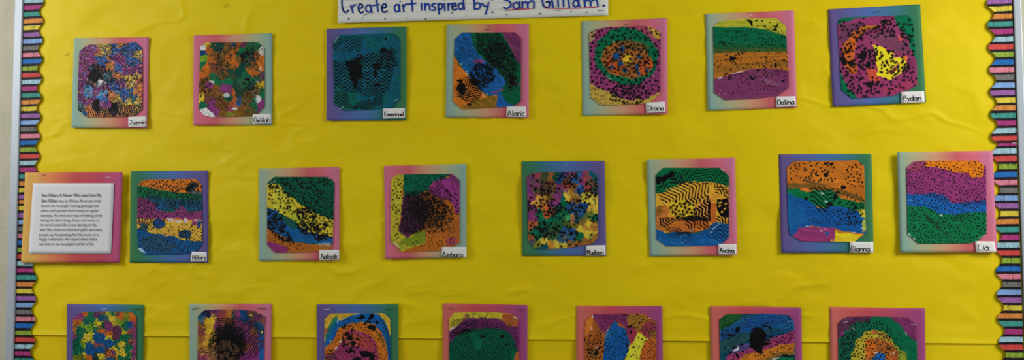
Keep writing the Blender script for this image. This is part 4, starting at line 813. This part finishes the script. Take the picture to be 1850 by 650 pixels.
# ------------------------------------------------------------------ pen lettering
def circ(cx, cy, rx, ry, a0, a1, n=10):
    return [(cx + rx * math.cos(math.radians(a0 + (a1 - a0) * i / n)), cy + ry * math.sin(math.radians(a0 + (a1 - a0) * i / n))) for i in range(n + 1)]
H = 1.8
PEN = {  # unit letters: baseline 0, small-letter height 1, capitals 1.8
 'J': (1.15, [[(0.1, H), (1.1, H)], [(0.65, H), (0.7, .5), (0.45, 0), (0.0, .1)]]),
 'D': (1.2, [circ(.55, .9, .52, .9, 0, 360, 14)]),
 'E': (1.1, [[(0.9, 1.75), (0.2, 1.6), (0.1, 1.0), (0.12, .2), (0.4, -.02), (0.95, .15)], [(0.15, .95), (.75, 1.05)]]),
 'A': (1.25, [[(0, 0), (0.25, 1.0), (0.45, H), (0.75, 1.0), (1.1, 0)], [(0.1, .65), (.9, .6)]]),
 'I': (1.25, [[(0.05, H), (1.05, H)], [(0.55, H), (0.55, 0)], [(0.05, 0.02), (1.05, 0.04)]]),
 'H': (1.1, [[(0.1, H), (0.1, 0)], [(0.85, H), (.9, 0)], [(0.1, .85), (.85, .95)]]),
 'M': (1.35, [[(0.1, 0), (0.1, H), (0.6, .6), (1.05, H), (1.15, 0)]]),
 'G': (1.25, [[(1.0, 1.5), (.7, 1.8), (.3, 1.5), (0.05, .8), (.25, .1), (.75, 0), (1.1, .3), (.95, .8), (.4, .75)]]),
 'L': (1.1, [[(0.15, H), (0.12, 0.05), (0.85, 0.05)]]),
 'a': (1.05, [circ(.42, .5, .4, .5, 40, 400, 12), [(.82, 1), (.82, .3), (.98, 0)]]),
 'z': (0.85, [[(.05, .95), (.7, .95), (.1, .05), (.8, .05)]]),
 'm': (1.45, [[(.1, 1), (.1, 0)], [(.1, .6), (.35, 1), (.6, .8), (.62, 0)], [(.62, .65), (.9, 1), (1.2, .75), (1.25, 0)]]),
 'n': (1.05, [[(.1, 1), (.1, 0)], [(.1, .6), (.45, 1), (.8, .8), (.88, 0)]]),
 'i': (0.45, [[(.18, .95), (.22, 0)], [(.2, 1.5), (.22, 1.42)]]),
 'e': (0.95, [[(.1, .5), (.75, .62), (.6, .98), (.25, .9), (.05, .5), (.2, .08), (.55, 0), (.85, .2)]]),
 'l': (0.5, [[(.15, 1.75), (.25, 0)]]),
 'h': (1.05, [[(.1, 1.75), (.12, 0)], [(.12, .6), (.45, 1), (.8, .8), (.88, 0)]]),
 'u': (1.0, [[(.1, 1), (.15, .2), (.45, 0), (.75, .3)], [(.8, 1), (.85, 0)]]),
 'r': (0.75, [[(.1, 1), (.12, 0)], [(.12, .55), (.35, .95), (.65, .95)]]),
 'c': (0.95, [[(.75, .95), (.35, .95), (.08, .5), (.3, .03), (.85, .2)]]),
 'y': (0.95, [[(.05, 1), (.45, .35)], [(.85, 1), (.5, .2), (.35, -.45)]]),
 'd': (1.0, [circ(.42, .48, .38, .48, 40, 400, 12), [(.8, 1.75), (.84, 0)]]),
 'v': (0.95, [[(.05, 1), (.42, 0), (.85, 1)]]),
 's': (0.8, [[(.7, .95), (.25, .95), (.2, .6), (.6, .45), (.6, .05), (.1, .05)]]),
 'o': (0.95, [circ(.42, .5, .38, .5, 90, 450, 12)]),
}
def pen_word(word, x0, x1, y0, y1, xh, cap):
    tot = sum(PEN[c][0] for c in word) - .1; out = []; x = 0
    for ch in word:
        adv, sts = PEN[ch]
        for st in sts:
            pts = []
            for px, py in st:
                t = (x + px) / tot; hh = py * xh if py <= 1 else xh + (py - 1) / .8 * (cap - xh)
                pts.append((x0 + (x1 - x0) * t, y0 + (y1 - y0) * t - hh))
            out.append(pts)
        x += adv
    return out

# ------------------------------------------------------------------ the setting: wall and board
wall = mesh_obj('wall_back', [(-4.5, 0, -0.2), (4.5, 0, -0.2), (4.5, 0, 3.4), (-4.5, 0, 3.4), (-4.5, .1, -0.2), (4.5, .1, -0.2), (4.5, .1, 3.4), (-4.5, .1, 3.4)],
                [(0, 1, 2, 3), (5, 4, 7, 6), (3, 2, 6, 7), (4, 5, 1, 0), (4, 0, 3, 7), (1, 5, 6, 2)], M_WALL)
wall['kind'] = 'structure'

def boxmesh(name, x0, x1, z0, z1, d0, d1, mat, parent, bev=0.002):
    bm = bmesh.new(); bmesh.ops.create_cube(bm, size=1.0)
    for v in bm.verts: v.co = Vector((v.co.x * (x1 - x0), v.co.y * (d1 - d0), v.co.z * (z1 - z0)))
    if bev: bmesh.ops.bevel(bm, geom=bm.edges[:], offset=bev, segments=2, affect='EDGES', profile=.6)
    me = bpy.data.meshes.new(name); bm.to_mesh(me); bm.free(); me.materials.append(mat)
    o = bpy.data.objects.new(name, me); o.location = ((x0 + x1) / 2, -(d0 + d1) / 2, (z0 + z1) / 2)
    return link(o, parent)

FD = 0.018
xl_out, xl_in = -1.7028, -1.6732
xr_in, xr_out = 1.4672, 1.4880
ZT, ZB = 2.28, 0.92
ZT = max(ZT, W(925, -120, 0).z); ZB = min(ZB, W(925, 800, 0).z)
board = empty('bulletin_board', Vector(((xl_out + xr_out) / 2, 0, ZB)))
tag(board, 'wide wall-mounted bulletin board with a silver metal frame, covered in yellow paper', 'bulletin board')
boxmesh('frame_rail', xl_out, xl_in, ZB, ZT, 0, FD, M_ALU, board, 0.003)
boxmesh('frame_rail', xr_in, xr_out, ZB, ZT, 0, FD, M_ALU, board, 0.003)
boxmesh('frame_rail', xl_in, xr_in, ZT - (xl_in - xl_out), ZT, 0, FD, M_ALU, board, 0.003)
boxmesh('frame_rail', xl_in, xr_in, ZB, ZB + (xl_in - xl_out), 0, FD, M_ALU, board, 0.003)
boxmesh('cork_panel', xl_in, xr_in, ZB + .03, ZT - .03, 0.0, 0.0015, M_CORK, board, 0)

# yellow paper, two lengths lapping at a level seam
seam_z = W(925, 612.5, 0.006).z
fold_z = W(1100, 115, 0.006).z
def paper_relief(X, Z, seed):
    h = 0.0070 * fbm(X / .26, Z / .13, seed, 2) + 0.0034 * fbm(X / .10 + 5, Z / .06, seed + 9, 2) + .0005 * fbm(X / .03, Z / .025, seed + 90, 2)
    r = fbm((X + .35 * Z) / .22, (Z - .2 * X) / .07, seed + 20, 2)
    h += 0.0042 * np.exp(-(r / .13) ** 2) * sstep(-.1, .5, fbm(X / .4, Z / .3, seed + 31, 2))
    r2 = fbm((X - .3 * Z) / .15 + 9, (Z + .15 * X) / .10, seed + 40, 2)
    h += 0.0028 * np.exp(-(r2 / .10) ** 2) * sstep(0, .5, fbm(X / .5 + 3, Z / .3, seed + 51, 2))
    h += 0.0012 * np.exp(-np.abs(Z - fold_z) / .012)
    h = np.where(h > 0, .0030 * np.tanh(h / .0030), .0062 * np.tanh(h / .0062))
    return h * (.25 + .75 * sstep(xl_in + .06, xl_in + .16, X) * sstep(xr_in - .05, xr_in - .13, X))
def yellow_sheet(name, z0, z1, off, seed, mat, label, lap=None):
    xs = np.linspace(xl_in + .002, xr_in - .002, 620); zs = np.linspace(z1, z0, max(60, int((z1 - z0) / .0045)))
    X, Z = np.meshgrid(xs, zs)
    h = paper_relief(X, Z, seed)
    if lap: h = h * (.25 + .75 * sstep(.02, .06, Z - z0)) * sstep(0, .012, Z - z0) + 0.0022 * np.exp(-((Z - z0) / .010) ** 2) * (1 + .6 * fbm(X / .25, Z * 0, seed + 70, 2))
    else: h = .5 * h * sstep(.02, .07, z1 - Z)
    P = np.stack([X, -(off + h), Z], -1)
    o = grid_np(name, P, mat); tag(o, label, 'paper'); return o
up = yellow_sheet('yellow_backing_paper', seam_z, ZT - .04, 0.0076, 5, M_YELLOW, 'large upper sheet of wrinkled bright yellow backing paper on the board', lap=True)
lo = yellow_sheet('yellow_backing_paper', ZB + .04, seam_z + .03, 0.0050, 77, M_YELLOW2, 'lower strip of yellow backing paper below the level seam')

# ------------------------------------------------------------------ scalloped striped border
SC = {'LB': (138, 178, 190), 'MA': (160, 46, 112), 'TE': (52, 140, 128), 'OR': (202, 124, 48), 'YE': (204, 184, 48), 'PU': (140, 84, 152), 'PE': (112, 152, 206),
      'GY': (104, 104, 100), 'PK': (202, 112, 130), 'BL': (24, 98, 176), 'GN': (128, 158, 44), 'RD': (196, 62, 56)}
def border(name, xin, xout, zt, zb, side, stripes, bumps, label, off, seed):
    """stripes: [(z centre, half height, colour)], bumps: (z phase, pitch); side=+1 -> scallops on the right of the strip"""
    nz_ = int((zt - zb) / .0011); nx = 90
    z = np.linspace(zt, zb, nz_)[:, None]; u = np.linspace(0, 1, nx)[None, :]
    ph, pitch = bumps
    c = np.cos(2 * np.pi * (z - ph) / pitch); edge = xin(z) + side * (0.0078 if side > 0 else 0.0090) * np.sign(c) * np.abs(c) ** .75
    X = xout + (edge - xout) * u; Z = z + 0 * u
    D = off + .0004 +   .0026 * u ** 2 + .0006 * fbm(X / .1, Z / .15, seed, 2)
    colr = np.ones((nz_, nx, 3)) * lin((24, 18, 24)) / EXPO
    zfull = z[:, 0]
    for k, (zc, hh, cn) in enumerate(stripes):
        rr = np.where(np.abs(zfull - zc) < hh + .003)[0]
        if not len(rr): continue
        sl = slice(rr[0], rr[-1] + 1); Xs, Zs = X[sl], Z[sl]
        wob = .0006 * fbm(Xs / .02, Zs * 0 + k, seed + k, 2)
        band = sstep(.0007, -.0007, np.abs(Zs - zc + wob) - hh)
        g = sum(SC[cn]) / 3; base = lin([g + (v - g) * .88 for v in SC[cn]]) / EXPO * .86
        lines = fbm(Xs / .0042 + 31 * k, Zs / .03, seed + 200 + k, 2)
        shade = 1 + .22 * fbm(Xs / .006, Zs / .02, seed + 300 + k, 2)
        amt = {'RD': .15, 'MA': .45, 'BL': .5, 'PU': .6, 'PE': .7}.get(cn, .9)
        edgeb = .25 + .75 * np.clip(np.abs(Zs - zc) / hh, 0, 1)
        dark = sstep(.22, .5, lines) * amt * edgeb * sstep(-.4, .3, fbm(Xs / .03, Zs * 0 + k * 3.1, seed + 400 + k, 2))
        cc = base[None, None, :] * (shade * (1 - .85 * dark))[..., None]
        colr[sl] = colr[sl] * (1 - band[..., None]) + cc * band[..., None]
    P = np.stack([X, -D, Z], -1)
    o = grid_np(name, P, M_STRIPE, None, np.clip(colr, 0, 1), skirt=.0006)
    tag(o, label, 'border', 'striped scalloped border strips'); return o

def stripe_list(items, px, off, hh_px):
    out = []
    for y, cn, *h in items:
        z = W(px, y, off).z; k = h[0] if h else hh_px
        out.append((z, abs(W(px, y + k, off).z - z), cn))
    return out
ORDER = ['LB', 'MA', 'TE', 'OR', 'YE', 'PU', 'PE', 'GY', 'PK', 'BL', 'GN', 'RD']
L1 = [(1.5 + 12.2 * (i), ORDER[i % 12]) for i in range(-3, 29)]                    # down to the purple at y 344+
L1 = [(1.5 + 12.2 * i, ORDER[i % 12]) for i in range(-4, 30)]
off_b = 0.0118
def left_in(z):   # measured mean inner edge, converted once
    return W(0, 0, 0).x * 0 + xl_mid + 0 * z
xl_mid = -1.6058
xr_mid = 1.4048
xr_mid2 = 1.4050
join_l = W(40, 361, off_b).z
border('striped_border', lambda z: xl_mid + 0 * z, xl_in + .0012, ZT - .035, join_l, 1, stripe_list(L1, 55, off_b, 3.8), (W(75, 38, off_b).z, abs(W(75, 38, off_b).z - W(72, 282, off_b).z) / 7),
       'upper strip of striped scalloped border down the left edge of the board', off_b, 3)
L2 = [(364, 'OR', 3.4)] + [(375.8 + 12.5 * i, ORDER[(4 + i) % 12]) for i in range(0, 34)]
# the photo's run is yellow, purple, light blue ... from y 375
border('striped_border', lambda z: xl_mid + 0 * z, xl_in + .0012, join_l + .004, ZB + .035, 1, stripe_list(L2, 45, off_b - .0012, 3.9), (W(63, 502, off_b).z, abs(W(63, 502, off_b).z - W(63, 616, off_b).z) / 3),
       'lower strip of striped scalloped border down the left edge, partly under the text sheet', off_b - .0012, 41)
RORD = ['PU', 'YE', 'OR', 'TE', 'MA', 'LB', 'RD', 'GN', 'BL', 'PK', 'GY', 'PE']
R1 = [(2 + 13.78 * i, RORD[i % 12]) for i in range(-4, 19)]
join_r = W(1815, 258, off_b).z
border('striped_border', lambda z: xr_mid + 0 * z, xr_in - .0035, ZT - .035, join_r, -1, stripe_list(R1, 1812, off_b + .001, 4.5), (W(1787, 46, off_b).z, abs(W(1787, 46, off_b).z - W(1791, 246, off_b).z) / 5),
       'upper strip of striped scalloped border down the right edge of the board', off_b + .001, 81)
R2 = [(258, 'MA', 5)] + [(272.5 + 14.18 * i, RORD[(5 + i) % 12]) for i in range(0, 33)]
border('striped_border', lambda z: xr_mid2 + 0 * z, xr_in - .0045, join_r + .02, ZB + .035, -1, stripe_list(R2, 1825, off_b - .0012, 4.65), (W(1799, 490, off_b).z, abs(W(1799, 490, off_b).z - W(1806, 618, off_b).z) / 3),
       'lower strip of striped scalloped border down the right edge of the board', off_b - .0012, 121)

# ------------------------------------------------------------------ sheets
def to_px(crop, p):
    x0, y0, w, Wc = crop; s = w / Wc
    return (x0 + p[0] * s, y0 + p[1] * s)

def make_sheet(i, S):
    s = S['crop'][2] / S['crop'][3]; T = lambda p: to_px(S['crop'], p)
    rnd = random.Random(100 + i)
    base = 0.0115 if not S.get('over') else 0.0185
    q = [T(p) for p in S['mount']]
    cen = W(sum(p[0] for p in q) / 4, max(p[1] for p in q), 0)
    root = empty('mounted_painting', Vector((cen.x, -base, cen.z)))
    tag(root, S['label'], 'painting', 'mounted paintings on the yellow board')
    a, b, c_ = rnd.uniform(.0006, .0020), rnd.uniform(.0003, .0010), rnd.uniform(.0, .0006)
    bend = lambda u, v: a * sstep(.75, 1, u) ** 1.5 + b * sstep(.75, 1, v) ** 2 + c_ * sstep(.2, 0, u) + .0005 * np.sin(u * 5 + i) * v
    grid_np('backing_card', bilin(q, base, 26, 30, bend), MT[S['card']], root, uv=True, skirt=.0004)
    # the painted sheet
    poly = np.array(S['paper'], float); y0, y1 = poly[:, 1].min(), poly[:, 1].max()
    A = Art(max(poly[:, 0].max() + 20, 100), y1 + 20, 1.9 * s, 1000 + i * 37, GRN)
    S['art'](A)
    step = 0.62 / s
    ny = int((y1 - y0) / step)
    ys = np.linspace(y0 + .5, y1 - .5, ny); rows = []
    for y in ys:
        xs = []
        for (ax, ay), (bx, by) in zip(poly, np.roll(poly, -1, 0)):
            if (ay > y) != (by > y): xs.append(ax + (bx - ax) * (y - ay) / (by - ay))
        rows.append((min(xs), max(xs)))
    rows = np.array(rows); nx = int((poly[:, 0].max() - poly[:, 0].min()) / step)
    u = np.linspace(0, 1, nx)[None, :]
    X = rows[:, :1] * (1 - u) + rows[:, 1:] * u; Y = ys[:, None] + 0 * u
    cs = A.sample(X, Y); g = cs.mean(-1, keepdims=True); col = lin(g + (cs - g) * .93) / EXPO * .86
    po = base + .0016
    c00, c10, c01 = (np.array(W(*T(p), po)) for p in ((0, 0), (600, 0), (0, 600)))
    x0_, y0_, w_, W_ = S['crop']
    PX = x0_ + X * s; PY = y0_ + Y * s
    d = (np.array(RIGHT)[None, None] * ((PX - 925) / FPX)[..., None] + np.array(DOWN)[None, None] * ((PY - 325) / FPX)[..., None] + np.array(FWD)[None, None])
    t = (-po - CAMLOC.y) / d[..., 1]; P = np.array(CAMLOC)[None, None] + d * t[..., None]
    uu = (X - poly[:, 0].min()) / np.ptp(poly[:, 0]); vv = (Y - y0) / (y1 - y0)
    e = np.minimum.reduce([uu, 1 - uu, vv, 1 - vv])
    lift = .0004 * sstep(.10, 0, e) + bend(uu, vv) + .0006 * sstep(.5, 1, uu) + .0006 * fbm(X / 90, Y / 90, i, 2)
    P[..., 1] -= lift
    grid_np('painting', P, M_PAINT, root, np.clip(col, 0, .95), skirt=.0012)
    if S['tag']:
        tq = [T(p) for p in S['tag']]; to = base + .0052
        tg = grid_np('name_tag', bilin(tq, to, 8, 5, lambda u, v: .0006 * v * v), M_TAG, root, skirt=.0004)
        strokes_obj('lettering', pen_word(*S['word']), to + .0011, 1.15, M_INK, tg, curve=True)
    for a_, b_, k in S['st']:
        A_, B_ = T(a_), T(b_)
        onpaper = y0 + 8 < (a_[1] + b_[1]) / 2 < y1
        staple(A_, B_, base + (.0044 if onpaper else .0014) + (.001 if k == 2 else 0), root, M_STAPLE if k == 0 else M_STAPLE_D)
for i, S in enumerate(SHEETS): make_sheet(i, S)

# ------------------------------------------------------------------ printed text sheet on its card
tc = (0, 230, 250, 650); T = lambda p: to_px(tc, p)
b0 = 0.0188
q = [T(p) for p in [(118, 212), (577, 210), (565, 635), (100, 637)]]
cen = W(130, 475, 0)
troot = empty('mounted_text_sheet', Vector((cen.x, -b0, cen.z)))
tag(troot, 'printed white text sheet on a gold to magenta card, lapping over the left border', 'sign')
grid_np('backing_card', bilin(q, b0, 30, 30, lambda u, v: .002 * sstep(.7, 1, u) + .0015 * sstep(.7, 1, v)), MT['gold'], troot, uv=True, skirt=.0004)
q2 = [T(p) for p in [(155, 262), (537, 262), (523, 592), (134, 592)]]
sheet = grid_np('text_sheet', bilin(q2, b0 + .003, 20, 20, lambda u, v: .0012 * sstep(.8, 1, u) + .001 * sstep(.8, 1, v)), M_SHEET, troot, skirt=.0004)
LINES = [([('Sam Gilliam: A Painter Who Lets Color Fly', 1)], 195, 475, 324.5), ([('Sam Gilliam', 1), (' was an African American artist', 0)], 194, 474, 350.5),
         ([('known for his bright, flowing paintings that', 0)], 193, 463, 374), ([('often used painted cloth instead of regular', 0)], 191, 463, 396.5), ([('canvases. He tried new ways of making art by', 0)], 190, 479, 419),
         ([('letting the fabric hang, drape, and move, so', 0)], 188, 465, 441.5), ([('his work looked like it was dancing on the', 0)], 187, 453, 463.5), ([('wall. His colors are bold and joyful, and many', 0)], 186, 478, 486),
         ([('people say his paintings feel like music or a', 0)], 184, 462, 509), ([('happy celebration. He helped other artists', 0)], 184, 455, 531), ([('see that art can be playful and full of life.', 0)], 183, 440, 553)]
def text_mesh(s, bold):
    cu = bpy.data.curves.new('line', 'FONT'); cu.body = s; cu.size = 1.0; cu.offset = 0.014 if bold else 0.0; cu.resolution_u = 2
    o = bpy.data.objects.new('line', cu); COL.objects.link(o)
    bpy.context.view_layer.update()
    me = bpy.data.meshes.new_from_object(o.evaluated_get(bpy.context.evaluated_depsgraph_get()))
    bpy.data.objects.remove(o); bpy.data.curves.remove(cu)
    return me
vv, ff = [], []
to = b0 + .0048
for runs, xa, xb, yb in LINES:
    parts = []; x = 0
    for s_, bold in runs:
        lead = len(s_) - len(s_.lstrip()); me = text_mesh(s_.strip(), bold)
        co = np.array([v.co[:] for v in me.vertices]); x += lead * .3
        parts.append((co + np.array([x, 0, 0]), [tuple(p.vertices) for p in me.polygons])); x += co[:, 0].max()
    sc = (xb - xa) / x
    for co, pf in parts:
        n0 = len(vv)
        for c in co:
            vv.append(W(*T((xa + c[0] * sc, yb - c[1] * 19)), to))
        ff += [tuple(j + n0 for j in f) for f in pf]
mesh_obj('lettering', vv, ff, M_PRINT, sheet, origin=sum(vv, Vector()) / len(vv))
staple(T((195, 228)), T((212, 221)), b0 + .0012, troot, M_STAPLE_D); staple(T((497, 233)), T((520, 235)), b0 + .0020, troot, M_STAPLE)

# ------------------------------------------------------------------ handwritten sentence strip at the top
b1 = 0.0142
sq = [(610.6, -58), (1098.5, -74), (1099, 27.6), (610.4, 41.6)]
srt = empty('sentence_strip', Vector((W(855, 35, 0).x, -b1, W(855, 35, 0).z)))
tag(srt, 'ruled white sentence strip with large blue handwriting at the top of the board', 'sign')
stp = grid_np('paper_strip', bilin(sq, b1, 60, 14, lambda u, v: .0008 * np.sin(u * 7) * v + .0006 * sstep(.5, 1, v)), M_STRIP, srt, skirt=.0004)
so = b1 + .0019
A_ = lambda pts: [(600 + x * .14054, y * .14054) for x, y in pts]
B_ = lambda pts: [(850 + x * .14054, y * .14054) for x, y in pts]
def loop(cx, cy, rx, ry, a0=-60, a1=300): return [(cx + rx * math.cos(math.radians(a0 + (a1 - a0) * k / 12)), cy + ry * math.sin(math.radians(a0 + (a1 - a0) * k / 12))) for k in range(13)]
INK = [A_(p) for p in [
 [(250,-130),(190,-160),(140,-90),(125,0),(128,80),(150,145),(180,160),(212,130)],
 [(240,70),(268,162)], [(255,110),(275,68),(305,62)],
 [(345,110),(388,98),(385,62),(358,55),(338,90),(345,140),(375,165),(402,150)],
 loop(468,110,36,46), [(490,60),(500,110),(512,165)],
 [(565,-40),(578,60),(590,145)], [(525,70),(605,58)],
 [(645,105),(690,95),(690,58),(665,50),(640,85),(642,135),(670,158),(706,145)],
 loop(832,105,30,48), [(862,58),(865,110),(872,150)],
 [(908,60),(922,152)], [(915,105),(935,62),(962,50)],
 [(1018,-50),(1028,60),(1034,140)], [(980,50),(1074,42)],
 [(1148,42),(1152,130)], [(1192,42),(1196,130)], [(1196,85),(1225,48),(1250,70),(1255,128)],
 [(1325,45),(1290,50),(1285,75),(1325,95),(1322,128),(1280,130)],
 [(1362,45),(1376,180)], [(1364,70),(1395,42),(1418,70),(1405,115),(1370,118)],
 [(1442,45),(1450,135)], [(1445,-15),(1446,-8)],
 [(1490,45),(1495,132)], [(1493,85),(1510,55),(1535,45)],
 [(1548,85),(1590,75),(1585,45),(1560,42),(1545,75),(1548,115),(1575,130),(1600,115)],
 loop(1655,80,32,42), [(1680,-60),(1690,30),(1700,118)],
]] + [B_(p) for p in [
 [(42,-80),(48,30),(52,118)], [(50,60),(90,35),(125,55),(120,100),(85,118),(52,108)],
 [(145,42),(180,75),(215,88)], [(232,30),(222,90),(195,182)],
 [(560,-110),(480,-125),(425,-60),(440,-8),(490,10),(520,45),(505,90),(460,110),(428,95)],
 loop(588,72,38,42), [(625,20),(628,70),(640,112)],
 [(665,20),(672,112)], [(670,55),(700,22),(732,40),(738,108)], [(738,50),(775,12),(815,25),(815,108)],
 [(1010,-130),(950,-100),(925,-20),(940,70),(985,100),(1015,80),(1018,20),(975,25)],
 [(1048,0),(1065,95)], [(1120,-90),(1130,85)], [(1190,-90),(1198,82)], [(1260,0),(1272,95)], [(1258,-50),(1259,-44)],
 loop(1355,45,34,42), [(1390,0),(1395,50),(1405,85)],
 [(1462,0),(1475,85)], [(1472,35),(1500,0),(1535,10),(1548,75)], [(1545,30),(1590,-10),(1625,10),(1640,85)],
]]
INK = [dict(p=p, w=3.0) for p in INK]
INK += [dict(p=B_([(1710,70),(1718,74)]), w=4.0), dict(p=B_([(280,-2),(281,0)]), w=2.4), dict(p=B_([(282,152),(285,160)]), w=2.6)]
strokes_obj('lettering', INK, so, 3.0, M_BLUEINK, stp)
for u_ in (B_([(450,132),(620,122),(778,110)]), B_([(965,105),(1250,108),(1570,96),(1640,82)])): strokes_obj('underline', [u_], so + .0003, 1.5, M_REDINK, stp)
dk = [A_([(208,236),(212,242)]), A_([(678,232),(680,242)]), A_([(1202,238),(1203,244)]), A_([(1541,162),(1542,166)]), A_([(874,16),(877,20)]), A_([(338,40),(342,44)]), B_([(464,182),(466,188)]), B_([(889,182),(896,172)]), B_([(1492,156),(1494,160)])]
for d_ in dk: strokes_obj('printed_dot', [d_], so + .0004, 2.1, M_DOT, stp, curve=False)
for d_ in (A_([(393,228),(394,232)]), A_([(968,228),(970,230)]), A_([(1733,204),(1734,206)]), B_([(1294,142),(1295,144)])): strokes_obj('printed_dot', [d_], so + .0004, 2.0, M_DOTB, stp, curve=False)
rules = []
for yl, yr in ((26, 10.5), (13.5, -1.5), (1, -15)):
    rules.append([(611.5, yl), (1098, yr)])
strokes_obj('ruled_lines', rules, so - .0002, .45, M_FAINT, stp, curve=False)
for a_, b_ in ((A_([(405,192)])[0], A_([(478,180)])[0]), (B_([(1082,128)])[0], B_([(1160,136)])[0]), (B_([(1640,138)])[0], B_([(1722,132)])[0])): staple(a_, b_, so - .0004, srt, M_STAPLE_D)

# ------------------------------------------------------------------ loose staples left in the yellow paper, pin holes
for a_, b_, lab in (((117.5, 100.5), (124, 95.5), 'loose dark staple in yellow paper left of the feathered purple painting'), ((405.5, 13.5), (411.5, 7.5), 'loose dark staple in yellow paper near the top edge, above the rust orange painting')):
    o = staple(a_, b_, 0.0106, None, M_STAPLE_D); tag(o, lab, 'staple')
for px, py in ((1349.5, 229.3), (1186, 471), (1466, 42), (1536, 245)):
    c = W(px, py, 0.0112); v = [c + Vector((math.cos(k * 1.0472) * .0011, 0, math.sin(k * 1.0472) * .0011)) for k in range(6)]
    mesh_obj('pin_hole', v, [tuple(range(6))], M_BLACK, up, origin=c)
o = staple((1828.5, 258.3), (1836.5, 258.0), 0.0172, None, M_STAPLE); tag(o, 'bright staple across the join of the two right-hand border strips', 'staple')

# ------------------------------------------------------------------ light: unseen side lights added to brighten the board's ends, and room bounce
def area(name, loc, target, sx, sy, power, col=(1, 1, 1)):
    l = bpy.data.lights.new(name, 'AREA'); l.shape = 'RECTANGLE'; l.size = sx; l.size_y = sy; l.energy = power; l.color = col
    o = bpy.data.objects.new(name, l); o.location = loc
    o.rotation_euler = (Vector(target) - Vector(loc)).to_track_quat('-Z', 'Y').to_euler(); COL.objects.link(o); return o
area('added_side_light_left', (-2.75, -1.25, 2.45), (-1.5, 0, 1.5), .9, 1.1, LP[0], (1.0, .99, .97))  # added area light for a brighter left end, not a known window
area('added_side_light_right', (2.75, -1.35, 2.45), (1.3, 0, 1.5), .9, 1.1, LP[1], (1.0, .985, .95))  # matching light added on the right, no known window either
wd = bpy.data.worlds.new('room'); scene.world = wd; wd.use_nodes = True
bg = wd.node_tree.nodes['Background']; bg.inputs['Color'].default_value = (1, .99, .97, 1); bg.inputs['Strength'].default_value = LP[2]
